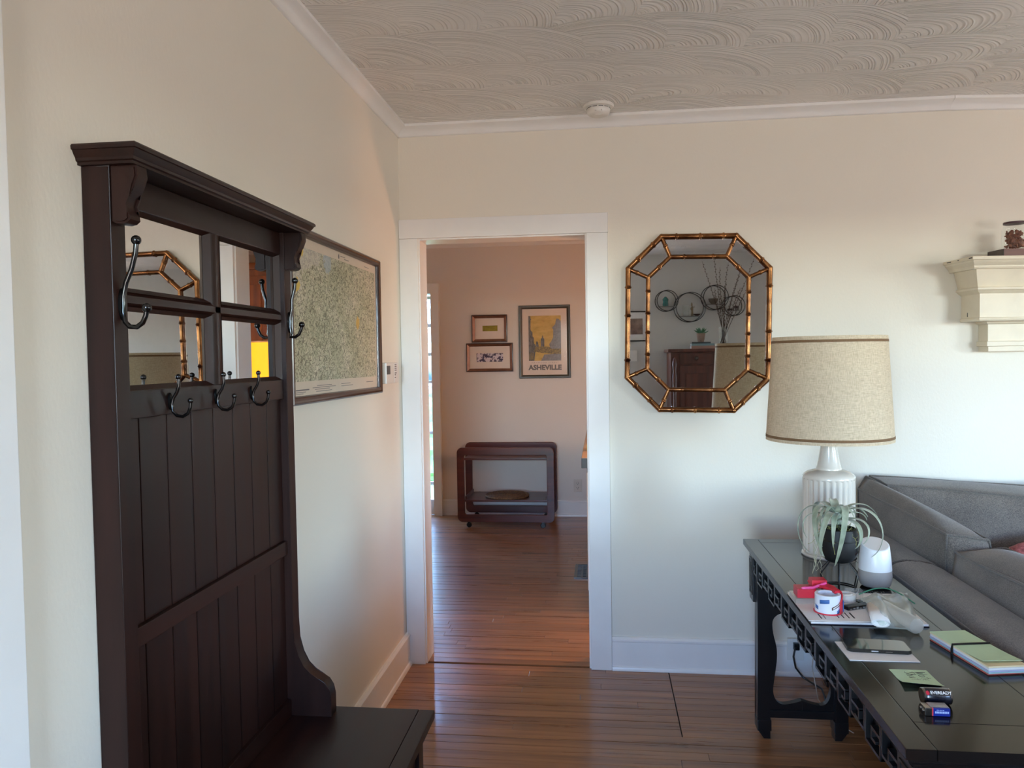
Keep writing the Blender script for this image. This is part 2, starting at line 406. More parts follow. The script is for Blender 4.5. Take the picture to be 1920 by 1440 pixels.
def window(n, M, w, h, z0, bars):
    """M maps local x along the wall, y outwards, to the room; frame with sash bars and panes"""
    r = sroot('window_%d' % n, M @ Vector((0, 0, z0)))
    f = MB()
    for a, b, c, d in ((-w/2-.09, -w/2, z0-.09, z0+h+.09), (w/2, w/2+.09, z0-.09, z0+h+.09), (-w/2, w/2, z0-.09, z0), (-w/2, w/2, z0+h, z0+h+.09)):
        f.box(a, b, -.02, .0, c, d, M=M)
    f.build('window_casing', M_TRIM, r, smooth=False)
    f = MB()
    for a, b, c, d in ((-w/2, -w/2+.04, z0, z0+h), (w/2-.04, w/2, z0, z0+h), (-w/2+.04, w/2-.04, z0, z0+.05), (-w/2+.04, w/2-.04, z0+h-.04, z0+h), (-w/2+.04, w/2-.04, z0+h/2-.02, z0+h/2+.02)):
        f.box(a, b, .05, .085, c, d, M=M)
    for k in range(1, bars):
        x = -w/2+w*k/bars; f.box(x-.025, x+.025, .05, .085, z0+.05, z0+h-.04, M=M)
    f.build('sash', M_TRIM, r, smooth=False)
    for k in range(bars):
        for z in (z0+.05, z0+h/2+.02):
            x0 = -w/2+w*k/bars+.03
            MB().box(x0, x0+w/bars-.06, .065, .069, z, z+h/2-.07, M=M).build('pane', M_PANE, r, smooth=False)
window(1, frame_xyz((5.70, -5, 0), (-1, 0, 0), (0, -1, 0)), 1.5, 1.5, .65, 2)
window(2, frame_xyz((6.6, -2.60, 0), (0, -1, 0), (1, 0, 0)), 1.0, 1.2, .85, 1)
window(3, frame_xyz((.52, -5, 0), (-1, 0, 0), (0, -1, 0)), .8, 1.5, .65, 1)  # entry window added out of view for its frontal daylight

def floors():
    f = struct(MB().box(-.05, 6.8, -5.1, .9, -.08, -.012).build('floor', M_DARKGAP, smooth=False))
    def plank(x0, x1, y0, y1, parent):
        dz = random.uniform(-.0008, .0006); c = .0016
        m = MB(); a = [(x0, y0), (x1, y0), (x1, y1), (x0, y1)]; i = [(x0+c, y0+c), (x1-c, y0+c), (x1-c, y1-c), (x0+c, y1-c)]
        m.faces([(x, y, -.014) for x, y in a]+[(x, y, -.0007+dz) for x, y in a]+[(x, y, dz) for x, y in i],
                [(0, 1, 5, 4), (1, 2, 6, 5), (2, 3, 7, 6), (3, 0, 4, 7), (4, 5, 9, 8), (5, 6, 10, 9), (6, 7, 11, 10), (7, 4, 8, 11), (8, 9, 10, 11)])
        m.build('plank', M_PLANK, parent, smooth=False)
    w = .0572
    for k in range(52):
        y1 = -.0-k*w; y0 = y1-w+.0009; x = -.0; lim = 3.6
        cut = 1.246 if -.61 < (y0+y1)/2 < 0 else None
        while x < lim:
            L = random.uniform(.5, 1.9); e = min(x+L, lim)
            if lim-e < .25: e = lim
            if cut and x < cut-.02 and e > cut-.15: e = cut
            g = .0045 if cut and e == cut else .0012
            plank(x, e-g, y0, y1, f); x = e
    m = MB().box(-.0, 6.6, -5.0, -52*w, -.012, -.0005); m.box(3.6, 6.6, -52*w, 0, -.012, -.0005); struct(m.build('floorboards_far_side', M_PLANK, f, smooth=False))
    g = struct(MB().box(-1.75, 3.3, .0, 3.57, -.08, -.012).build('floor_kitchen', M_DARKGAP, smooth=False))
    y = .019
    k = 0
    while y < 3.45:
        y1 = y+w-.0009; x = -.62 if y > .12 else .085; lim = 1.15 if y > .12 else .89
        while x < lim:
            L = random.uniform(.45, 1.5); e = min(x+L, lim)
            if lim-e < .2: e = lim
            plank(x, e-.0012, y, y1, g); x = e
        y += w; k += 1
    m = MB().box(1.15, 3.3, .12, 3.45, -.012, -.0005); m.box(-1.63, -.62, .12, 3.45, -.012, -.0005); m.build('floorboards_far_side', M_PLANK, g, smooth=False)
floors()
def trims():
    prof = [(0, 2.524), (.006, 2.524), (.010, 2.530), (.013, 2.540), (.022, 2.551), (.034, 2.557), (.040, 2.560), (.046, 2.563), (.046, ZC), (0, ZC)]
    m = MB().prism([(x, z) for x, z in prof], 1, -5.0, .0); struct(m.build('trim_1', M_TRIM, angle=60))
    m = MB().prism([(-d, z) for d, z in prof], 0, 0, 2.475); struct(m.build('trim_2', M_TRIM, angle=60))
    T = Matrix.Translation((2.475, 0, 0)) @ Matrix.Rotation(R(7), 4, 'Z')
    m = MB().prism([(-d, z) for d, z in prof], 0, -.003, 4.2, M=T); struct(m.build('trim_3', M_TRIM, angle=60))
    m = MB().prism([(3.45-d, z-.026) for d, z in prof[:-2]]+[(3.404, 2.6), (3.45, 2.6)], 0, -1.63, 3.3); struct(m.build('trim_4', M_TRIM, angle=60))
    def base(along, a0, a1, sgn, off, name, M=None, h=.156):
        pr = [(0, 0), (.026, 0), (.026, .008), (.022, .017), (.016, .020), (.016, h-.022), (.019, h-.018), (.019, h-.010), (.013, h-.004), (.010, h), (0, h)]
        m = MB().prism([(off+sgn*d, z) for d, z in pr], along, a0, a1, M=M); return struct(m.build(name, M_TRIM, angle=30))
    base(1, -5, -.022, 1, 0, 'baseboard_left'); base(0, .984, 2.475, -1, 0, 'baseboard_back')
    base(0, 0, 4.1, -1, 0, 'baseboard_back_angled', M=T)
    base(0, -.545, 1.5, -1, 3.45, 'baseboard_kitchen_back', h=.15)
    base(0, 0.9, 6.6, 1, -5, 'baseboard_front')
    # door opening from the room into the kitchen
    d = sroot('door_1', (.488, 0, 0))
    MB().box(.001, .091, -.021, .0, 0, 2.0425, bev=.002).build('casing_side', M_TRIM, d)
    MB().box(.886, .983, -.021, .0, .0, 2.0425, bev=.002).build('casing_side', M_TRIM, d)
    MB().box(.001, .985, -.024, .0, 2.043, 2.133, bev=.002).build('casing_head', M_TRIM, d)
    MB().box(.082, .097, -.005, .135, 0, 2.052, bev=.0015).build('jamb', M_TRIM, d)
    MB().box(.878, .893, -.005, .135, 0, 2.052, bev=.0015).build('jamb', M_TRIM, d)
    MB().box(.097, .878, -.005, .135, 2.036, 2.052, bev=.0015).build('jamb_head', M_TRIM, d)
    m = MB().box(0, .09, .12, .14, 0, 2.04); m.box(.9, .99, .12, .14, 0, 2.04); m.box(0, .99, .12, .14, 2.04, 2.13); m.build('casing_kitchen_side', M_TRIM, d, smooth=False)
    # white casing at the left edge of the picture
    struct(MB().box(0, .022, -2.62, -2.466, 0, 2.3, bev=.003).build('trim_5', M_TRIM))
trims()
def kitchen_door():
    # glazed outer door at the far left of the kitchen with a deep casing; daylight shows through it
    d = sroot('door_2', (-.75, 3.38, 0))
    MB().box(-.622, -.545, 3.395, 3.45, 0, 2.17, bev=.003).build('casing_side', M_TRIM, d)
    MB().box(-1.35, -.622, 3.395, 3.45, 2.075, 2.17, bev=.003).build('casing_head', M_TRIM, d)
    MB().box(-1.43, -1.35, 3.395, 3.45, 0, 2.17, bev=.003).build('casing_side', M_TRIM, d)
    m = MB(); zs = [.02, .30, .78, 1.26, 1.52, 1.79, 2.05]
    m.box(-1.35, -.90, 3.475, 3.515, 0, 2.075); m.box(-.64, -.622, 3.475, 3.515, 0, 2.075)  # unseen wide stile, sized to cut the daylight
    for i, z in enumerate(zs): m.box(-.90, -.64, 3.475, 3.515, z-(.02 if i else .02), z+(.008 if i else .12))
    m.build('door_leaf', M_TRIM, d, smooth=False)
    for a, b in zip(zs[1:], zs[2:]):
        MB().box(-.90, -.64, 3.49, 3.494, a+.008, b-.02).build('pane', M_PANE, d, smooth=False)
    g = MB().box(-12, 14, 3.9, 30, -.5, -.4).build('ground_outside', pm('lawn', (120, 150, 84), .9, var=.3, scale=2), smooth=False); struct(g)
    for k, (x, y, r_, c) in enumerate(((-2.9, 10.2, .8, (92, 130, 84)), (-1.5, 8.2, .65, (110, 148, 96)), (-4.4, 7.4, .9, (150, 170, 130)))):
        m = MB(); bmesh.ops.create_icosphere(m.b, subdivisions=4, radius=1)
        for v in m.b.verts:
            q = v.co; f = 1+.12*math.sin(9*q.x+k)*math.sin(8*q.y)+.1*math.sin(13*q.z+2*k)+random.uniform(-.07, .07)
            v.co = Vector((x, y, -.4+r_*.8))+q*r_*f
        tag(m.build('garden_shrub', pm('shrub_leaves_%d' % k, c, .8, var=.4, scale=14)), ['dark green shrub outside the kitchen door glass', 'bright green shrub outside the kitchen door glass, the smallest', 'greyish pale shrub outside the kitchen door glass'][k], 'shrub')
def added_house():  # added house, shuts out sky glare behind the kitchen door glass
    r = thing('added_house', (-4.5, 13, -.4), 'added pale blue clapboard house outside the kitchen door glass, blocking sky light', 'house')
    SID = pm('pale_blue_siding', (176, 200, 208), .7, var=.05)
    MB().box(-9.5, .8, 12.0, 15, -.4, 4.2).build('wall', SID, r, smooth=False)
    for k in range(20): MB().prism([(11.955, -.35+k*.22), (12.0, -.35+k*.22), (12.0, -.14+k*.22), (11.985, -.14+k*.22)], 0, -9.5, .8).build('clapboard', SID, r, smooth=False)
    MB().prism([(11.5, 4.2), (13.5, 6.2), (15.5, 4.2)], 0, -10, 1.3).build('roof', pm('grey_shingle', (104, 104, 104), .9, var=.2, scale=20), r, smooth=False)
    for x in (-7.6, -4.4, -2.35):
        w = MB().box(x-.55, x+.55, 11.90, 11.99, .9, 2.6).build('window', M_TRIM, r, smooth=False)
        for z0, z1 in ((1.0, 1.70), (1.80, 2.5)): MB().box(x-.45, x+.45, 11.885, 11.90, z0, z1).build('pane', pm('dark_window_glass', (60, 72, 80), .08), w, smooth=False)
added_house()
kitchen_door()

# ------------------------------------------------------------------ hall tree (coat rack bench)
def hall_tree():
    H, HY = M_HALLTREE, M_HALLTREE_Y
    r = thing('hall_tree', (.2, -1.855, 0), 'tall dark brown wooden hall tree bench with mirrors and coat hooks against the left wall', 'hall tree')
    yl, yr, pt = -2.265, -1.445, .045
    post = [(0, .445), (.163, .445), (.163, .50), (.158, .524), (.146, .543), (.125, .556), (.103, .568), (.083, .588), (.067, .620), (.058, .662), (.055, .72), (.055, 1.838), (0, 1.838)]
    for y0 in (yl, yr-pt): MB().prism(post, 1, y0, y0+pt, bev=.0018).build('side_post', H, r)
    # moulded crown: stacked rectangles
    m = MB(); rings = []
    for z, e in ((1.838, 0), (1.843, 0), (1.845, .004), (1.850, .005), (1.856, .010), (1.862, .013), (1.863, .016), (1.869, .017), (1.873, .014)):
        rings.append([Vector(p) for p in ((-.0, yl-.009-e, z), (.108+e, yl-.009-e, z), (.108+e, yr+.009+e, z), (.0, yr+.009+e, z))])
    m.loft(rings).build('crown_shelf', HY, r, angle=25)
    cor = [(.055, 1.838), (.106, 1.838), (.108, 1.818), (.100, 1.798), (.087, 1.782), (.081, 1.768), (.083, 1.757), (.090, 1.748), (.091, 1.740), (.084, 1.734), (.074, 1.732), (.062, 1.733), (.055, 1.737)]
    for y0 in (yl+.002, yr-pt+.002): MB().prism(cor, 1, y0, y0+pt-.006, bev=.004).build('corbel', H, r)
    a, b = yl+pt, yr-pt        # inner opening
    MB().box(.012, .022, a, b, .45, 1.838).build('backing_board', H, r, smooth=False)
    MB().box(.022, .045, a, b, 1.776, 1.838, bev=.003).build('top_rail', HY, r)
    MB().box(.022, .045, a, b, 1.366, 1.421, bev=.003).build('hook_rail', HY, r)
    MB().box(.022, .045, a, b, .917, .957, bev=.003).build('middle_rail', HY, r)
    MB().box(.022, .045, a, b, .445, .495, bev=.003).build('bottom_rail', HY, r)
    yc = (a+b)/2
    def bead(pts):               # raised frame around a pane
        m = MB(); m.tube(pts, .006, 8, closed=True); return m
    MB().prism([(.022, yc-.022), (.038, yc-.022), (.045, yc-.012), (.045, yc+.012), (.038, yc+.022), (.022, yc+.022)], 2, 1.421, 1.776, bev=0).build('muntin', H, r)
    MB().prism([(.022, 1.584), (.038, 1.584), (.045, 1.591), (.045, 1.605), (.038, 1.612), (.022, 1.612)], 1, a, b).build('muntin', HY, r)
    for y0, y1 in ((a, yc-.022), (yc+.022, b)):
        for z0, z1 in ((1.421, 1.584), (1.612, 1.776)):
            p = MB().box(.022, .028, y0+.002, y1-.002, z0+.002, z1-.002).build('mirror_pane', M_MIRROR, r, smooth=False)
            m = MB()
            for q in ([(y0, z0), (y0+.014, z0+.010), (y1-.014, z0+.010), (y1, z0)], [(y0, z1), (y1, z1), (y1-.014, z1-.008), (y0+.014, z1-.008)], [(y0, z0), (y0, z1), (y0+.014, z1-.008), (y0+.014, z0+.010)], [(y1, z0), (y1-.014, z0+.010), (y1-.014, z1-.008), (y1, z1)]):
                v = [(.042 if i in ((0, 3), (0, 1), (0, 1), (0, 3))[0] else .029, *c) for i, c in enumerate(q)]
                m.faces([(.042 if (c[0] in (y0, y1) and c[1] in (z0, z1)) else .0285, *c) for c in q], [(0, 1, 2, 3)])
            m.build('glazing_bead', H, p, smooth=False)
    bd = [a, -2.165, -2.067, -1.970, -1.873, -1.776, -1.679, -1.582, b]
    for z0, z1 in ((.957, 1.366), (.495, .917)):
        for u, v in zip(bd, bd[1:]):
            MB().box(.022, .034, u+.0012, v-.0012, z0, z1, bev=.0025).build('plank', H, r)
    # coat hooks
    big = [(.090, 1.700), (.088, 1.680), (.079, 1.650), (.067, 1.625), (.061, 1.600), (.060, 1.570), (.063, 1.552), (.072, 1.543), (.086, 1.542), (.098, 1.550), (.104, 1.562), (.107, 1.574)]
    small = [(.067, 1.442), (.068, 1.426), (.063, 1.412), (.055, 1.400), (.051, 1.386), (.053, 1.372), (.062, 1.363), (.075, 1.361), (.087, 1.368), (.092, 1.380), (.093, 1.392)]
    def hook(y, pts, rad, ball, px, pz, ph):
        h = MB().prism([(pz_[0], pz_[1]) for pz_ in [(y+.5*ph*.55*math.cos(t), pz+ph*math.sin(t)) for t in [2*math.pi*i/16 for i in range(16)]]], 0, px, px+.005, bev=.001).build('coat_hook', M_IRON, r)
        MB().tube([(x, y, z) for x, z in pts], rad, 10).build('hook_arm', M_IRON, h)
        for x, z in (pts[0], pts[-1]): MB().sphere((x, y, z+ball*.4), ball, 16).build('hook_ball', M_IRON, h)
    hook(-2.242, big, .0048, .0092, .055, 1.585, .030); hook(-1.468, [(x-.012 if x > .07 else x, z) for x, z in big], .0046, .0088, .055, 1.585, .030)
    for y in (-2.074, -1.881, -1.697): hook(y, small, .0036, .0062, .045, 1.393, .018)
    # bench
    MB().box(0, .4045, -2.29, -1.42, .420, .445, bev=.002).build('seat', HY, r)
    MB().box(.4055, .452, -2.29, -1.42, .420, .445, bev=.003).build('seat_edge', HY, r)
    MB().box(.0, .012, -2.265, -1.445, .03, .42).build('box_back', HY, r, smooth=False)
    for y0 in (-2.27, -1.49):
        for x0 in (0, .375): MB().box(x0, x0+.045, y0, y0+.05, 0, .42, bev=.003).build('leg', H, r)
    for y0 in (-2.268, -1.462):
        MB().box(.045, .375, y0+.010, y0+.016, .06, .42).build('side_panel', H, r, smooth=False)
        MB().box(.045, .375, y0, y0+.022, .36, .42, bev=.003).build('side_rail', H, r)
        MB().box(.045, .375, y0, y0+.022, .06, .12, bev=.003).build('side_rail', H, r)
    MB().box(.400, .408, -2.22, -1.49, .06, .42).build('front_panel', HY, r, smooth=False)
    for z0 in (.06, .37): MB().box(.396, .418, -2.22, -1.49, z0, z0+.05, bev=.003).build('front_rail', HY, r)
hall_tree()

# ------------------------------------------------------------------ framed map and thermostat on the left wall
def map_mat():
    k = NT('topographic_map_print'); tc = k.new('ShaderNodeTexCoord'); v = tc.outputs['Object']
    sp = k.new('ShaderNodeSeparateXYZ'); k.link(v, sp.inputs[0]); Y, Z = sp.outputs[1], sp.outputs[2]
    big = k.noise(v, 9, 4); relief = k.noise(k.coords('Object', (30, 30, 60)), 1.0, 5, .65)
    base = k.ramp(k.math('ADD', k.math('MULTIPLY', big, .55), k.math('MULTIPLY', relief, .45)), [(.33, lin((168, 168, 138))), (.5, lin((198, 194, 164))), (.64, lin((220, 210, 186)))])
    con = k.math('FRACT', k.math('MULTIPLY', k.noise(v, 16, 3), 13.0))
    base = k.mix(k.math('MULTIPLY', k.math('LESS_THAN', con, .2), .6), base, lin((112, 104, 82)))
    vor = k.new('ShaderNodeTexVoronoi', feature='DISTANCE_TO_EDGE'); vor.inputs['Scale'].default_value = 52
    wv = k.new('ShaderNodeVectorMath', operation='ADD'); ns = k.new('ShaderNodeTexNoise'); ns.inputs['Scale'].default_value = 28; k.link(v, ns.inputs['Vector'])
    sc = k.new('ShaderNodeVectorMath', operation='SCALE'); k.link(ns.outputs['Color'], sc.inputs[0]); sc.inputs['Scale'].default_value = .07
    k.link(v, wv.inputs[0]); k.link(sc.outputs[0], wv.inputs[1]); k.link(wv.outputs[0], vor.inputs['Vector'])
    base = k.mix(k.math('MULTIPLY', k.math('LESS_THAN', vor.outputs['Distance'], .06), .7), base, lin((78, 74, 60)))
    # paler, pinkish valley towards the upper left of the sheet
    nw = k.math('GREATER_THAN', k.math('ADD', k.math('ADD', k.math('MULTIPLY', Z, 1.4), k.math('MULTIPLY', Y, -.75)), k.math('MULTIPLY', big, .35)), .62)
    base = k.mix(k.math('MULTIPLY', nw, .5), base, lin((206, 196, 186)))
    def blob(cy, cz, r, col, amt=.85):
        nonlocal base
        dy = k.math('SUBTRACT', Y, cy); dz = k.math('SUBTRACT', Z, cz)
        d = k.math('SQRT', k.math('ADD', k.math('MULTIPLY', dy, dy), k.math('MULTIPLY', dz, dz)))
        d = k.math('ADD', d, k.math('MULTIPLY', k.math('SUBTRACT', k.noise(v, 60, 2), .5), r*1.6))
        base = k.mix(k.math('MULTIPLY', k.math('LESS_THAN', d, r), amt), base, lin(col))
    blob(-.37, .215, .034, (222, 188, 72)); blob(-.395, .09, .022, (222, 188, 72)); blob(.20, -.002, .022, (214, 168, 70)); blob(-.12, .19, .035, (170, 182, 190), .7)
    k.link(base, k.b.inputs['Base Color']); k.b.inputs['Roughness'].default_value = .6; return k.m
def framed_map():
    yc, zc, w, h = -.885, 1.614, .955, .560
    r = thing('framed_map', (0, yc, zc-h/2), 'large framed green topographic map behind the hall tree on the left wall', 'framed map')
    M = frame_xyz((0, yc, zc), (0, 1, 0), (0, 0, 1)) @ Matrix.Rotation(R(-.25), 4, 'Z')
    picture_frame([(0, 0), (0, .018), (.005, .022), (.009, .019), (.020, .017), (.024, .018), (.027, .012), (.027, .0)], w, h, M).build('frame', M_FRAMEDK, r, angle=30)
    picture_frame([(.0095, .0185), (.0205, .0178)], w, h, M).build('frame_inlay', M_FRAMEGR, r, smooth=False)
    MB().box(-w/2+.02, w/2-.02, -h/2+.02, h/2-.02, .001, .005, M=M).build('map_sheet', pm('map_margin_paper', (214, 198, 178), .65, var=.03), r, smooth=False)
    p = MB().box(-w/2+.048, w/2-.045, -h/2+.072, h/2-.058, .005, .0056, M=M).build('map_print', map_mat(), r, smooth=False)
    m = MB()
    for x0, x1, y, t in ((-.42, -.31, -.235, .004), (-.42, -.34, -.242, .002), (-.42, -.36, -.247, .002), (-.24, -.10, -.225, .002), (-.28, -.06, -.231, .002), (-.26, -.12, -.237, .002), (-.25, -.10, -.244, .002), (0, .1, -.226, .002), (.0, .13, -.234, .002), (.30, .39, -.228, .003), (-.43, -.36, .243, .003), (-.43, -.39, .236, .002), (.06, .11, .233, .0025), (.02, .07, .240, .002), (.30, .36, .235, .002)):
        m.box(x0, x1, y-t/2, y+t/2, .005, .0054, M=M)
    m.prism([(.0+.006*math.cos(t), .236+.009*math.sin(t)) for t in [i*math.pi/6 for i in range(12)]], 2, .005, .0054, M=M)
    m.build('margin_print', M_GREYINK, r, smooth=False)['kind'] = 'stuff'
    MB().box(-w/2+.022, w/2-.022, -h/2+.022, h/2-.022, .009, .0102, M=M).build('glass', glass('non_reflecting_glass', rough=.05, sheen=.25), r, smooth=False)
framed_map()
def thermostat():
    r = thing('thermostat', (0, -.26, 1.366), 'white wall thermostat with a small dark display beside the door', 'thermostat')
    MB().box(0, .024, -.355, -.168, 1.367, 1.459, bev=.005).build('case', M_PLASTIC, r)
    MB().box(.0235, .0248, -.352, -.300, 1.408, 1.446).build('display', M_BLACK, r, smooth=False)
    s = MB().box(.0235, .0252, -.236, -.172, 1.371, 1.455).build('sticker', M_PAPER, r, smooth=False)
    m = MB()
    for i, z in enumerate((1.449, 1.441, 1.433, 1.425, 1.412, 1.404, 1.392)): m.box(.0252, .0255, -.232, -.200-(.012 if i > 4 else 0), z-.0022, z+.0022)
    m.build('printed_stripes', M_GREYINK, s, smooth=False)
    m = MB().box(.024, .0262, -.34, -.31, 1.38, 1.388, bev=.001); m.build('button', M_PLASTIC, r)
thermostat()
def smoke_detector():
    c = (.948, -.165, 0)
    r = thing('smoke_detector', (c[0], c[1], ZC-.05), 'round white smoke detector on the swirled ceiling near the back wall', 'smoke detector')
    MB().lathe([(0, ZC), (.066, ZC), (.068, ZC-.006), (.064, ZC-.012), (.054, ZC-.014), (0, ZC-.014)], c, 40).build('base_ring', M_PLASTIC, r)
    MB().lathe([(.0, ZC-.013), (.0505, ZC-.013), (.0505, ZC-.020), (.051, ZC-.026), (.049, ZC-.036), (.042, ZC-.044), (.028, ZC-.049), (0, ZC-.050)], c, 40).build('housing', M_PLASTIC, r)
    m = MB()
    for a in range(0, 360, 30): m.box(-.010, .010, .0490, .0512, ZC-.0185, ZC-.0165, M=Matrix.Translation(c) @ Matrix.Rotation(R(a+12), 4, 'Z'))
    m.build('vent_slot', M_BLACK, r, smooth=False)
    m = MB().box(-.016, .006, -.0478, -.0462, ZC-.037, ZC-.0355, M=Matrix.Translation(c)); m.box(.012, .014, -.0478, -.0462, ZC-.038, ZC-.032, M=Matrix.Translation(c)); m.build('printed_mark', M_GREYINK, r, smooth=False)
    MB().box(-.014, .014, -.030, -.022, ZC-.0505, ZC-.047, bev=.001, M=Matrix.Translation(c)).build('test_button', M_PLASTIC, r)
smoke_detector()

# ------------------------------------------------------------------ octagonal gilt bamboo mirror
def octagon_mirror():
    r = thing('octagonal_mirror', (1.386, 0, 1.21), 'octagonal mirror in a gilt bamboo frame on the back wall', 'mirror')
    M = frame_xyz((1.386, 0, 1.616), (1, 0, 0), (0, 0, 1)) @ Matrix.Rotation(R(-1.1), 4, 'Z')   # local z points to -y (into the room)
    O = [(-.166, .395), (.166, .395), (.315, .248), (.315, -.250), (.166, -.395), (-.166, -.395), (-.315, -.248), (-.315, .250)]
    I = [(-.126, .303), (.126, .303), (.224, .208), (.224, -.210), (.126, -.303), (-.126, -.303), (-.224, -.208), (-.224, .210)]
    zt = .020
    def rod(a, b, rad, nodes, name):
        A = M @ Vector((a[0], a[1], zt)); B = M @ Vector((b[0], b[1], zt)); d = B-A; pts, rr = [A], [rad*.96]
        for t in nodes:
            w = .0035/d.length
            for dt, k in ((-2.6*w, .93), (-1.1*w, 1.0), (-.6*w, 1.22), (0, 1.12), (.6*w, 1.22), (1.1*w, 1.0), (2.6*w, .93)): pts.append(A+d*(t+dt)); rr.append(rad*k)
        pts.append(B); rr.append(rad*.96); MB().tube(pts, rr, 12).build(name, M_GOLD, r, angle=50)
    for i in range(8):
        j = (i+1) % 8; long = (i % 4 == 2) or (i % 4 == 0)
        rod(O[i], O[j], .0130, {0: (.2, .52, .83), 2: (.16, .57, .83)}.get(i % 4, (.30, .75)), 'outer_bamboo_rod')
        rod(I[i], I[j], .0105, {0: (.25, .76), 2: (.16, .4, .61, .85)}.get(i % 4, (.5,)), 'inner_bamboo_rod')
        rod(O[i], I[i], .0095, (.45,), 'spoke_rod')
        MB().sphere(M @ Vector((*O[i], zt)), .0134, 12).build('corner_knot', M_GOLD, r)
        MB().sphere(M @ Vector((*I[i], zt)), .0108, 12).build('corner_knot', M_GOLD, r)
        e = MB(); q = [O[i], O[j], I[j], I[i]]
        e.faces([M @ Vector((x, y, .013)) for x, y in q]+[M @ Vector((x, y, .008)) for x, y in q], [(0, 1, 2, 3), (7, 6, 5, 4), (0, 4, 5, 1), (1, 5, 6, 2), (2, 6, 7, 3), (3, 7, 4, 0)])
        e.build('border_mirror_pane', M_MIRROR_DIM, r, smooth=False)
    MB().prism(I, 2, .008, .013, M=M).build('centre_mirror_pane', M_MIRROR_DIM, r, smooth=False)
    MB().prism([(x*.985, y*.985) for x, y in O], 2, .001, .008, M=M).build('backing', M_FRAMEDK, r, smooth=False)
M_MIRROR_DIM = mirror_mat('dimmed_silvered_glass', .66, .012)  # darkened tint stands in for the dim light of the mirrored room
octagon_mirror()

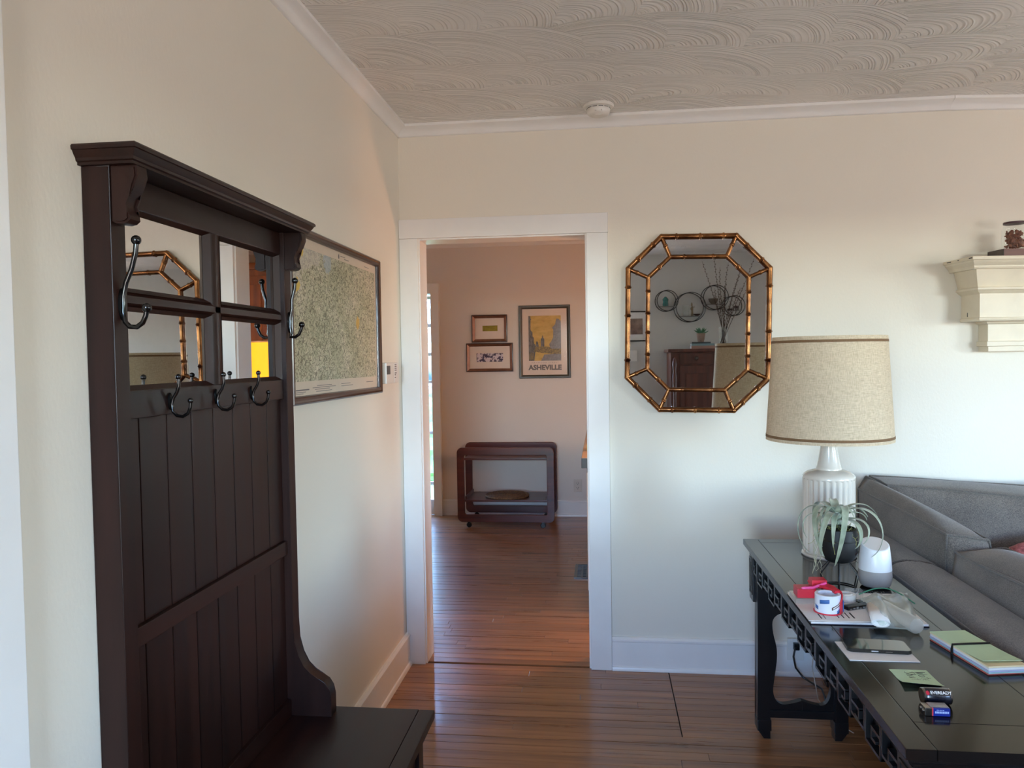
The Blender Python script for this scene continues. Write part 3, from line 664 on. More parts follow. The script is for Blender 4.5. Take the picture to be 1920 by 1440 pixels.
# ------------------------------------------------------------------ mantel shelf with jar on the angled stretch
TB = Matrix.Translation((2.475, 0, 0)) @ Matrix.Rotation(R(7), 4, 'Z')     # local x along wall, -y into the room
def mantel():
    r = thing('mantel_shelf', TB @ Vector((.8, 0, 1.469)), 'cream painted wooden mantel shelf with stepped mouldings on the back wall', 'mantel')
    def blk(name, levels, x1=1.9, ang=25):
        rings = []
        for z, x0, d in levels: rings.append([TB @ Vector(p) for p in ((x0, 0, z), (x0, -d, z), (x1, -d, z), (x1, 0, z))])
        MB().loft(rings).build(name, M_TRIM2, r, angle=ang)
    blk('cap_moulding', [(1.815, .000, .182), (1.822, -.003, .186), (1.827, -.004, .186), (1.834, -.010, .196), (1.842, -.018, .205), (1.848, -.020, .209), (1.850, -.026, .214), (1.859, -.028, .216), (1.863, -.026, .214)])
    blk('upper_frieze', [(1.742, .038, .143), (1.815, .020, .163)])
    blk('middle_moulding', [(1.713, .053, .132), (1.716, .050, .136), (1.722, .040, .146), (1.728, .034, .152), (1.730, .030, .158), (1.737, .029, .159), (1.741, .031, .157), (1.742, .036, .150)])
    blk('lower_frieze', [(1.613, .053, .134), (1.714, .053, .134)])
    blk('bottom_moulding', [(1.598, .053, .134), (1.600, .050, .138), (1.606, .047, .141), (1.612, .048, .140), (1.614, .052, .135)])
    blk('bracket_cap', [(1.586, .128, .070), (1.590, .120, .078), (1.598, .116, .082)])
    blk('bracket_board', [(1.513, .130, .068), (1.587, .130, .068)])
    blk('bracket_moulding', [(1.490, .130, .070), (1.492, .122, .076), (1.511, .122, .076), (1.513, .128, .070)])
    blk('bracket_foot', [(1.469, .131, .069), (1.490, .131, .069)])
    m = MB()          # chips where the paint has come off
    for x, d, z, w in ((-.0275, .03, 1.858, .03), (-.0283, .11, 1.858, .008), (-.0285, .19, 1.857, .022)):
        m.box(x-.0006, x+.001, -d-w, -d, z-.0025, z+.001, M=TB)
    m.box(.0522, .054, -.135, -.127, 1.6, 1.612, M=TB); m.box(.0522, .054, -.05, -.046, 1.62, 1.638, M=TB)
    m.build('chipped_paint', M_INK, r, smooth=False)
    # wooden block and jar
    b = thing('wooden_block', TB @ Vector((.25, -.1, 1.863)), 'dark reddish wooden block standing on the mantel under the glass jar', 'wooden block')
    MB().box(.135, .40, -.165, -.055, 1.8635, 1.8985, bev=.001, M=TB).build('block', wood('red_brown_wood', (58, 24, 16), (110, 56, 38), .4, 0, 20), b)
    MB().box(.1335, .1352, -.164, -.056, 1.8645, 1.8975, M=TB).build('block_end', M_FRAMEDK, b, smooth=False)
    c = TB @ Vector((.213, -.112, 0)); c.z = 0
    j = thing('glass_jar', (c.x, c.y, 1.899), 'round lidded glass jar of brown dried petals on the mantel', 'jar')
    z0 = 1.899
    MB().lathe([(0, z0+.001), (.046, z0+.001), (.050, z0+.006), (.050, z0+.082), (.047, z0+.090), (.043, z0+.094), (.043, z0+.098), (.041, z0+.098), (.041, z0+.093), (.047, z0+.082), (.047, z0+.008), (.043, z0+.005), (0, z0+.005)], (c.x, c.y, 0), 36).build('jar_body', M_GLASSJAR, j)
    MB().lathe([(0, z0+.125), (.037, z0+.125), (.041, z0+.121), (.042, z0+.114), (.041, z0+.104), (.043, z0+.1), (.043, z0+.0985), (0, z0+.0985)], (c.x, c.y, 0), 36).build('lid', M_GLASSJAR, j)
    MB().lathe([(.0415, z0+.117), (.0425, z0+.117), (.0425, z0+.109), (.0415, z0+.109)], (c.x, c.y, 0), 36).build('seal_band', pm('dark_rubber_seal', (70, 44, 50), .5), j)
    m = MB()
    for i in range(170):
        a = random.uniform(0, 6.28); q = .036*math.sqrt(random.random())
        s = random.uniform(.005, .010); M4 = Matrix.Translation((c.x+q*math.cos(a), c.y+q*math.sin(a), z0+random.uniform(.012, .078))) @ Euler((random.uniform(0, 6), random.uniform(0, 6), random.uniform(0, 6))).to_matrix().to_4x4() @ Matrix.Diagonal((1, .8, .45, 1))
        bmesh.ops.create_icosphere(m.b, subdivisions=1, radius=s, matrix=M4)
    o = tag(m.build('dried_petals', pm('dried_petals', (160, 104, 82), .8, var=.4, scale=60, col2=(104, 62, 48))), 'brown dried petals filling the glass jar on the mantel', 'potpourri'); o['kind'] = 'stuff'
M_GLASSJAR = glass('jar_glass', (.97, .98, .98), rough=.03)
mantel()

# ------------------------------------------------------------------ sectional sofa
def fabric(name, col, dark, scale=420):
    k = NT(name); v = k.coords('Object'); n1 = k.noise(v, scale, 2, .7); n2 = k.noise(k.coords('Object', (.35, 1, 1)), scale*1.3, 2, .7); n3 = k.noise(v, 7, 3)
    f = k.math('ADD', k.math('MULTIPLY', k.math('ADD', n1, n2), .42), k.math('MULTIPLY', n3, .16))
    k.link(k.ramp(f, [(.40, lin(dark)), (.60, lin(col))]), k.b.inputs['Base Color'])
    k.b.inputs['Roughness'].default_value = .9; k.b.inputs['Sheen Weight'].default_value = .25; k.b.inputs['Specular IOR Level'].default_value = .2
    k.bump(f, .5, .0012); return k.m
M_SOFA = fabric('grey_woven_upholstery', (130, 121, 113), (76, 71, 67))
M_PIPE = fabric('grey_piping', (118, 110, 103), (78, 73, 69))
def sofa():
    r = thing('sectional_sofa', (2.5, -1.0, 0), 'grey fabric sectional sofa behind the black console table', 'sofa')
    def rb(name, x0, x1, y0, y1, z0, z1, bev, mat=M_SOFA): return MB().box(x0, x1, y0, y1, z0, z1, bev=bev).build(name, mat, r, angle=60)
    def roll(name, y0, y1):          # back frame with a softly rounded top, profile in x,z
        p = [(1.905, .10), (1.905, .60), (1.905, .700), (1.908, .728), (1.918, .748), (1.935, .760), (1.965, .766), (2.01, .764), (2.05, .756), (2.08, .742), (2.09, .70), (2.09, .10)]
        o = MB().prism(p, 1, y0, y1, bev=.008).build(name, M_SOFA, r, angle=50)
        MB().tube([(1.9075, y0+.008, .735), (1.9065, (y0+y1)/2, .737), (1.9075, y1-.008, .735)], .0028, 6).build('piping', M_PIPE, o)
    roll('back_frame', -.872, -.05); roll('back_frame', -3.0, -.878)
    p = [(-.045, .10), (-.045, .70), (-.05, .73), (-.07, .755), (-.11, .765), (-.16, .76), (-.19, .745), (-.2, .70), (-.2, .10)]
    MB().prism(p, 0, 2.09, 3.7, bev=.008).build('back_frame', M_SOFA, r, angle=50)
    rb('seat_base', 2.09, 2.95, -3.0, -.2, .10, .30, .02); rb('seat_base', 2.95, 3.7, -1.05, -.2, .10, .30, .02)
    def cush(name, c, b, edges, n=12, pipe=.0048):
        o = cushion(c, b, n).build(name, M_SOFA, r, angle=70)
        C8 = [Vector(q) for q in c]
        for a, d, w in edges:
            A, B = C8[a], C8[d]; cen = sum(C8, Vector())/8; pts = []
            for i in range(17):
                t = i/16; q = A.lerp(B, t); out = (q-cen).normalized()
                pts.append(q+out*.0015+Vector((0, 0, w*math.sin(t*9+a)*.35))+Vector((w*math.sin(t*7+d)*.2, 0, 0)))
            MB().tube(pts, pipe, 8).build('piping', M_PIPE, o)
        return o
    E12 = [(0, 1), (2, 3), (4, 5), (6, 7), (0, 2), (1, 3), (4, 6), (5, 7), (0, 4), (1, 5), (2, 6), (3, 7)]
    # back cushion in the corner: near end y=-.87, far end y=-.12
    cush('back_cushion', [(2.085, -.875, .50), (2.30, -.875, .50), (2.06, -.13, .50), (2.27, -.13, .50),
                          (2.100, -.870, .855), (2.232, -.872, .838), (2.052, -.13, .880), (2.085, -.125, .932)], .03, [(a, b, .004) for a, b in E12])
    # next cushion towards the camera
    cush('back_cushion', [(2.085, -1.62, .50), (2.32, -1.62, .50), (2.085, -.885, .50), (2.32, -.885, .50),
                          (2.105, -1.62, .825), (2.30, -1.62, .835), (2.120, -.885, .800), (2.275, -.895, .812)], .034, [(a, b, .006) for a, b in E12])
    cush('back_cushion', [(2.085, -2.38, .50), (2.32, -2.38, .50), (2.085, -1.63, .50), (2.32, -1.63, .50),
                          (2.10, -2.38, .83), (2.30, -2.38, .83), (2.105, -1.63, .825), (2.29, -1.63, .83)], .034, [(a, b, .006) for a, b in E12])
    # cushion against the wall
    cush('back_cushion', [(2.11, -.36, .50), (2.78, -.36, .50), (2.11, -.11, .50), (2.78, -.11, .50),
                          (2.13, -.25, .918), (2.72, -.25, .868), (2.11, -.10, .932), (2.78, -.10, .888)], .012, [(a, b, .003) for a, b in E12])
    cush('back_cushion', [(2.79, -.36, .50), (3.45, -.36, .50), (2.79, -.15, .50), (3.45, -.15, .50),
                          (2.76, -.25, .868), (3.45, -.25, .87), (2.79, -.15, .89), (3.45, -.15, .89)], .02, [(a, b, .004) for a, b in E12])
    for y0, y1 in ((-1.62, -.37), (-3.0, -1.63)):
        cush('seat_cushion', [(2.33, y0, .305), (2.98, y0, .305), (2.33, y1, .305), (2.98, y1, .305), (2.33, y0, .46), (2.98, y0, .46), (2.33, y1, .46), (2.98, y1, .46)], .02, [(0, 1, 0), (4, 5, 0), (5, 7, 0), (6, 7, 0)])
    cush('seat_cushion', [(3.0, -1.05, .305), (3.68, -1.05, .305), (3.0, -.37, .305), (3.68, -.37, .305), (3.0, -1.05, .46), (3.68, -1.05, .46), (3.0, -.37, .46), (3.68, -.37, .46)], .02, [(4, 5, 0), (4, 6, 0)])
    for x, y in ((1.95, -.1), (1.95, -2.9), (2.9, -2.9), (3.6, -.1), (3.6, -1.0)): rb('foot', x-.03, x+.03, y-.03, y+.03, 0, .10, .004, M_BLACKLAC2)
    q = cushion([(2.50, -.66, .520), (2.97, -.62, .520), (2.50, -.58, .520), (2.97, -.54, .520), (2.52, -.47, .700), (2.95, -.43, .745), (2.52, -.42, .705), (2.95, -.39, .750)], .035, 14).build('throw_pillow', fabric('red_woven_pillow', (196, 110, 108), (128, 58, 60), 130), angle=70)
    tag(q, 'red woven throw pillow in the corner of the grey sofa', 'pillow')
sofa()

# ------------------------------------------------------------------ black console table
TZ = .74
def console_table():
    r = thing('console_table', (1.695, -1.30, 0), 'long black lacquered console table with pierced fret apron behind the sofa', 'table')
    x0, x1, y0, y1 = 1.500, 1.885, -2.122, -.483
    # top: frame boards with a hairline joint around a panel
    f = .056
    m = MB().box(x0, x0+f-.0006, y0, y1, TZ-.022, TZ, bev=.0025); m.build('top_board', M_BLACKLAC, r)
    MB().box(x1-f+.0006, x1, y0, y1, TZ-.022, TZ, bev=.0025).build('top_board', M_BLACKLAC, r)
    MB().box(x0+f, x1-f, y0, y0+.110, TZ-.022, TZ, bev=.0008).build('top_board', M_BLACKLAC, r)
    MB().box(x0+f, x1-f, y1-.058, y1, TZ-.022, TZ, bev=.0008).build('top_board', M_BLACKLAC, r)
    MB().box(x0+f, x1-f, y0+.1112, y1-.0592, TZ-.022, TZ, bev=.0008).build('top_panel', M_BLACKLAC, r)
    # moulding under the top
    rings = []
    for z, e in ((TZ-.046, .022), (TZ-.038, .016), (TZ-.034, .014), (TZ-.030, .008), (TZ-.022, .005)):
        rings.append([Vector(p) for p in ((x0+e, y0+e, z), (x1-e, y0+e, z), (x1-e, y1-e, z), (x0+e, y1-e, z))])
    MB().loft(rings).build('top_moulding', M_BLACKLAC2, r, angle=25)
    ax = x0+.022; zt, zb = TZ-.046, .612
    MB().box(ax+.018, ax+.024, y0+.03, y1-.03, zb+.02, zt).build('apron_board', M_BLACKLAC2, r, smooth=False)
    MB().box(x1-.034, x1-.022, y0+.03, y1-.03, zb, zt).build('apron_board', M_BLACKLAC2, r, smooth=False)
    MB().box(x0+.05, x1-.05, y1-.034, y1-.022, zb, zt).build('apron_board', M_BLACKLAC2, r, smooth=False)
    # fret units along the left side: squared frames with a hooked key inside, alternately deep and shallow
    def fret(w, dz, flip):
        m = MB(); b = .0075; D = .016
        zz = zb+dz
        def bar(a, c, z0, z1):
            if flip: a, c = w-c, w-a
            m.box(0, D, a, c, z0, z1, bev=.0015)
        bar(0, w, zt-b, zt); bar(0, w, zz, zz+b); bar(0, b, zz, zt); bar(w-b, w, zz, zt)
        bar(b, w*.62, zt-.038, zt-.038+b); bar(w*.62-b, w*.62, zt-.060, zt-.032); bar(w*.32, w*.62, zt-.060-b*.2, zt-.060+b*.8)
        return m
    n = 15; L = (y1-.055)-(y0+.095); w = L/n; protos = []
    for k in range(n):
        key = (k % 2, (k // 2) % 2)
        y = y0+.095+k*w
        ex = [p for p in protos if p[0] == key]
        if ex:
            o = ex[0][1].copy(); COL.objects.link(o); o.location = ex[0][1].location+Vector((0, y-ex[0][2], 0))
        else:
            m = fret(w-.002, .0 if k % 2 else .016, key[1]); bmesh.ops.translate(m.b, verts=m.b.verts, vec=(ax, y, 0))
            o = m.build('fret', M_BLACKLAC2, r, angle=30); protos.append((key, o, y))
    for y in (y1-.058, y0+.058):      # squared blocks over the legs
        MB().box(ax-.002, ax+.05, y-.034, y+.034, .515, zt, bev=.003).build('leg_block', M_BLACKLAC2, r)
        m = MB().box(ax-.005, ax-.001, y-.024, y-.018, .54, zt-.012); m.box(ax-.005, ax-.001, y+.018, y+.024, .54, zt-.012); m.box(ax-.005, ax-.001, y-.018, y+.018, zt-.018, zt-.012); m.box(ax-.005, ax-.001, y-.018, y+.018, .54, .546)
        m.box(ax-.005, ax-.001, y-.004, y+.004, .57, zt-.03); m.build('block_moulding', M_BLACKLAC2, r, smooth=False)
        MB().box(x1-.07, x1-.022, y-.034, y+.034, .515, zt, bev=.003).build('leg_block', M_BLACKLAC2, r)
    # end trestles: legs with an ogee cut-out and a wavy stretcher
    def catm(p, k=6):
        out = []
        for i in range(len(p)-1):
            a, b, c, d = p[max(i-1, 0)], p[i], p[i+1], p[min(i+2, len(p)-1)]
            for j in range(k):
                t = j/k; out.append(tuple(.5*(2*b[q]+(c[q]-a[q])*t+(2*a[q]-5*b[q]+4*c[q]-d[q])*t*t+(3*b[q]-a[q]-3*c[q]+d[q])*t**3) for q in (0, 1)))
        return out+[p[-1]]
    cx = (1.532+1.858)/2
    inner = catm([(1.680, .565), (1.662, .515), (1.640, .490), (1.605, .475), (1.588, .450), (1.590, .405), (1.602, .350), (1.603, .300), (1.594, .230), (1.589, .180), (1.600, .145), (1.622, .130), (1.655, .134), (cx, .146)])
    for yc in (y1-.105, y0+.105):
        half = [(1.545, .615), (cx, .615), (cx, .565)]+inner+[(cx, .080), (1.545, .080)]
        mir = [(2*cx-a, b) for a, b in half]
        m = MB().prism(half, 1, yc-.013, yc+.013, bev=.0025); m.build('trestle_panel', M_BLACKLAC2, r)
        m = MB().prism(mir, 1, yc-.013, yc+.013, bev=.0025); m.build('trestle_panel', M_BLACKLAC2, r)
        MB().box(1.572, 1.82, yc-.018, yc+.016, .078, .108, bev=.003).build('stretcher', M_BLACKLAC2, r)
        for s in (0, 1):
            q = [(1.530, .62), (1.576, .62), (1.576, .0), (1.552, .0), (1.531, .03), (1.527, .072), (1.530, .074)]
            if s: q = [(2*cx-a+.0, b) for a, b in q]
            MB().prism(q, 1, yc-.026, yc+.026, bev=.002).build('leg', M_BLACKLAC2, r)
            xx = 1.527 if not s else 2*cx-1.580
            MB().box(xx, xx+.053, yc-.029, yc+.029, .030, .074, bev=.004).build('foot_block', M_BLACKLAC2, r)
    # near end apron with frets
    ye = y0+.022
    MB().box(x0+.05, x1-.05, ye+.012, ye+.02, zb, zt).build('apron_board', M_BLACKLAC2, r, smooth=False)
    for k in range(3):
        xa = x0+.085+k*.075
        m = MB(); b = .0075
        for a0, a1, c0, c1 in ((0, .072, zt-b, zt), (0, .072, zb, zb+b), (0, b, zb, zt), (.072-b, .072, zb, zt), (.02, .05, zt-.035, zt-.028), (.043, .05, zt-.055, zt-.028)): m.box(xa+a0, xa+a1, ye-.002, ye+.012, c0, c1, bev=.0015)
        m.build('fret', M_BLACKLAC2, r, angle=30)
console_table()

# ------------------------------------------------------------------ table lamp
def linen(name, col, dark):
    k = NT(name); a = k.noise(k.coords('Object', (700, 700, 45)), 1, 2, .6); b = k.noise(k.coords('Object', (45, 45, 900)), 1, 2, .6)
    f = k.math('MULTIPLY', k.math('ADD', a, b), .5)
    c = k.ramp(f, [(.38, lin(dark)), (.60, lin(col))])
    k.link(c, k.b.inputs['Base Color']); k.b.inputs['Roughness'].default_value = .75; k.b.inputs['Specular IOR Level'].default_value = .3
    k.bump(f, .25, .0008); return k.m
def table_lamp():
    cx, cy = 1.762, -.715
    r = thing('table_lamp', (cx, cy, TZ), 'cream ribbed ceramic table lamp with a linen drum shade on the console table', 'lamp')
    z0, z1, rb, rt = 1.160, 1.532, .2165, .193
    rr = lambda z: rb+(rt-rb)*(z-z0)/(z1-z0)
    MB().lathe([(rr(z0), z0), (rr(z1), z1), (rr(z1)-.002, z1), (rr(z0)-.002, z0), (rr(z0), z0)], (cx, cy, 0), 72).build('shade', linen('oatmeal_linen', (226, 208, 178), (190, 170, 140)), r, angle=80)
    for z in (z0+.011, z1-.022): MB().lathe([(rr(z)+.0012, z), (rr(z+.009)+.0012, z+.009), (rr(z+.009)-.0005, z+.009), (rr(z)-.0005, z), (rr(z)+.0012, z)], (cx, cy, 0), 72).build('shade_trim', pm('brown_grosgrain', (124, 94, 64), .8, var=.1, scale=200), r, angle=80)
    CER = pm('cream_glazed_ceramic', (226, 218, 204), .16, var=.03, coat=.5)
    body = [(0, .752), (.086, .752), (.089, .757), (.0895, .765), (.0895, 1.018), (.090, 1.022), (.090, 1.028), (.086, 1.035), (.074, 1.044), (.056, 1.050), (.044, 1.053), (.044, 1.058), (.0415, 1.062), (.037, 1.082), (.0315, 1.112), (.028, 1.138), (.029, 1.146), (.032, 1.156), (.031, 1.162), (0, 1.162)]
    MB().lathe(body, (cx, cy, 0), 208, flute=(.764, 1.019, .055, 26)).build('body', CER, r, angle=40)
    MB().lathe([(0, TZ+.0005), (.092, TZ+.0005), (.094, TZ+.005), (.092, TZ+.010), (.080, TZ+.0125), (0, TZ+.0125)], (cx, cy, 0), 64).build('foot', CER, r)
    MB().lathe([(0, 1.16), (.010, 1.16), (.010, 1.20), (.018, 1.205), (.018, 1.255), (0, 1.255)], (cx, cy, 0), 24).build('socket', pm('brass_socket', (180, 140, 80), .3, 1), r)
    MB().lathe([(0, 1.255), (.014, 1.258), (.018, 1.28), (.030, 1.315), (.028, 1.34), (.015, 1.355), (0, 1.358)], (cx, cy, 0), 24).build('bulb', pm('white_bulb', (230, 228, 220), .3), r)
    m = MB()
    for s in (-1, 1): m.tube([(cx+s*.012, cy, 1.205), (cx+s*.05, cy, 1.26), (cx+s*.05, cy, 1.40), (cx+s*.02, cy, 1.47), (cx, cy, 1.475)], .0018, 6)
    for a in (0, 120, 240): m.tube([(cx, cy, 1.478), (cx+(rr(1.515)-.003)*math.cos(R(a)), cy+(rr(1.515)-.003)*math.sin(R(a)), 1.515)], .0016, 6)
    m.build('harp', M_IRON, r)
    m = MB().tube([(cx-.006, cy-.019, 1.20), (cx-.009, cy-.030, 1.17), (cx-.009, cy-.032, 1.150)], .0009, 6); m.sphere((cx-.009, cy-.032, 1.147), .0042, 12); m.build('pull_chain', M_GREYMETAL, r)
M_GREYMETAL = pm('nickel', (150, 148, 144), .25, 1)
table_lamp()

# ------------------------------------------------------------------ air plant in black pot on a wire stand
def air_plant():
    cx, cy = 1.677, -1.122
    r = thing('potted_air_plant', (cx, cy, TZ), 'pale green curly air plant in a black pot on a wire stand', 'plant')
    MB().lathe([(0, .822), (.022, .822), (.040, .829), (.053, .850), (.0575, .876), (.056, .903), (.052, .928), (.048, .930), (.048, .918), (0, .914)], (cx, cy, 0), 40).build('pot', pm('matt_black_pot', (15, 15, 17), .55, var=.15), r)
    st = MB(); n = 6
    ring = lambda rad, z: [(cx+rad*math.cos(2*math.pi*i/32), cy+rad*math.sin(2*math.pi*i/32), z) for i in range(32)]
    st.tube(ring(.052, TZ+.003), .0024, 8, closed=True); st.tube(ring(.0555, .895), .0022, 8, closed=True)
    for i in range(n):
        a = 2*math.pi*(i+.25)/n; c, s = math.cos(a), math.sin(a)
        st.tube([(cx+.052*c, cy+.052*s, TZ+.003), (cx+.062*c, cy+.062*s, .788), (cx+.032*c, cy+.032*s, .824), (cx+.059*c, cy+.059*s, .862), (cx+.0565*c, cy+.0565*s, .895)], .0020, 6)
    st.build('wire_stand', M_BLACK, r, angle=60)
    k = NT('air_plant_leaf'); v = k.coords('Object', (1, 1, 1), True)
    k.link(k.ramp(k.noise(v, 22, 3), [(.3, lin((130, 142, 118))), (.7, lin((184, 190, 164)))]), k.b.inputs['Base Color']); k.b.inputs['Roughness'].default_value = .6; k.b.inputs['Sheen Weight'].default_value = .3
    k.bump(k.noise(v, 300, 2), .2, .0006)
    rnd = random.Random(5)
    specs = []
    for i in range(9): specs.append((i*40+rnd.uniform(-9, 9), rnd.uniform(.052, .062), rnd.uniform(.045, .068), rnd.uniform(1.22, 1.38), .034))
    for i in range(8): specs.append((i*45+20+rnd.uniform(-9, 9), rnd.uniform(.040, .052), rnd.uniform(.022, .040), rnd.uniform(1.18, 1.34), .031))
    for i in range(6): specs.append((i*60+rnd.uniform(-14, 14), rnd.uniform(.022, .030), rnd.uniform(.050, .064), rnd.uniform(.75, .95), .030))
    ctr = Vector((cx-.006, cy, .940))
    for az, ra, rise, end, w in specs:
        N = 22; tw = rnd.uniform(-.5, .5); vs = []; T_ = (min(end, .86) if abs((az-25+180) % 360-180) < 34 else end)*math.pi
        P_ = []
        for j in range(N+1):
            t = j/N; th = T_*t; rr = .006+ra*(1-math.cos(th)) if th < math.pi else .006+ra*2-ra*.55*(1-math.cos(th-math.pi))*2
            z = rise*math.sin(th) if th < math.pi*.5 else rise-(rise+.018)*(1-math.sin(th))**1.15
            P_.append((rr, max(z, TZ+.012-ctr.z), R(az)+tw*t*t))
        for j in range(N+1):
            t = j/N; rr, z, a = P_[j]; q0, q1 = P_[max(j-1, 0)], P_[min(j+1, N)]
            p = ctr+Vector((rr*math.cos(a), rr*math.sin(a), z)); side = Vector((-math.sin(a), math.cos(a), 0)); out = Vector((math.cos(a), math.sin(a), 0))
            dr, dz = q1[0]-q0[0], q1[1]-q0[1]; nrm = (Vector((0, 0, 1))*dr-out*dz).normalized()
            ww = w*(.6+.4*min(1, t*4))*(1-t)**.7*.5+.0005
            vs.append((p-side*ww+nrm*ww*.3, p-nrm*.0006, p+side*ww+nrm*ww*.3))
        m = MB(); m.faces([q for t3 in vs for q in t3], [(3*j+c, 3*j+c+1, 3*j+c+4, 3*j+c+3) for j in range(N) for c in (0, 1)])
        o = m.build('leaf', k.m, r, angle=80); sm = o.modifiers.new('thick', 'SOLIDIFY'); sm.thickness = .0014; sm.offset = 0
        ss = o.modifiers.new('smooth', 'SUBSURF'); ss.levels = 1; ss.render_levels = 1
    m = MB()
    for i in range(70):
        a = rnd.uniform(0, 6.28); q = rnd.uniform(.012, .052); p = Vector((cx+q*math.cos(a), cy+q*math.sin(a), .920)); pts = [p]
        for j in range(5): p = p+Vector((rnd.uniform(-.008, .008)+.004*math.cos(a), rnd.uniform(-.008, .008)+.004*math.sin(a), rnd.uniform(-.006, .008) if q < .046 else rnd.uniform(-.014, .001))); pts.append(p)
        m.tube(pts, .0007, 5)
    o = m.build('moss', pm('dry_moss', (150, 150, 92), .9, var=.4, scale=40), r); o['kind'] = 'stuff'
    m = MB()
    for i in range(9):
        p = Vector((cx-.058+rnd.uniform(-.02, .012), cy-.015+rnd.uniform(-.02, .02), .89)); pts = [p]
        for j in range(7): p = p+Vector((rnd.uniform(-.010, .007), rnd.uniform(-.008, .006), rnd.uniform(-.024, .003))); pts.append(p)
        m.tube([q if q.z > TZ+.002 else Vector((q.x, q.y, TZ+.002)) for q in pts], .0006, 5)
    m.build('hanging_root', pm('pale_root', (176, 170, 140), .9), r)
air_plant()

def smart_speaker():
    c = (1.794, -1.094, 0)
    r = thing('smart_speaker', (c[0], c[1], TZ), 'white and grey rounded smart speaker with a slanted top on the console table', 'speaker')
    def body(z, rad): return rad, z
    MB().lathe([(0, TZ+.0005), (.034, TZ+.0005), (.043, TZ+.006), (.0475, TZ+.018), (.0490, TZ+.034), (.0485, TZ+.052), (.048, TZ+.054), (0, TZ+.054)], c, 56).build('fabric_base', pm('grey_speaker_cloth', (158, 152, 148), .85, var=.08, scale=900, bump=.3, bscale=900, bdist=.0005), r)
    n = 56; rings = []
    for t, rad in ((0, .0482), (.02, .0484), (.5, .0455), (.96, .0415), (.99, .0408), (1.0, .0395)):
        ring = []
        for i in range(n):
            a = 2*math.pi*i/n; x, y = rad*math.cos(a), rad*math.sin(a)
            zt = TZ+.134+y*.34; ring.append(Vector((c[0]+x, c[1]+y, TZ+.0545+(zt-TZ-.0545)*t)))
        rings.append(ring)
    WH = pm('white_satin_plastic', (238, 238, 238), .35, var=.01)
    MB().loft(rings).build('shell', WH, r, angle=50)
    rings = [[Vector((c[0]+rad*math.cos(2*math.pi*i/n), c[1]+rad*math.sin(2*math.pi*i/n), TZ+.1342+rad*math.sin(2*math.pi*i/n)*.34+dz)) for i in range(n)] for rad, dz in ((.0375, .0), (.0375, .0004), (.0002, .0004))]
    MB().loft(rings).build('touch_top', pm('warm_white_plastic', (226, 220, 214), .45, var=.01), r)
smart_speaker()

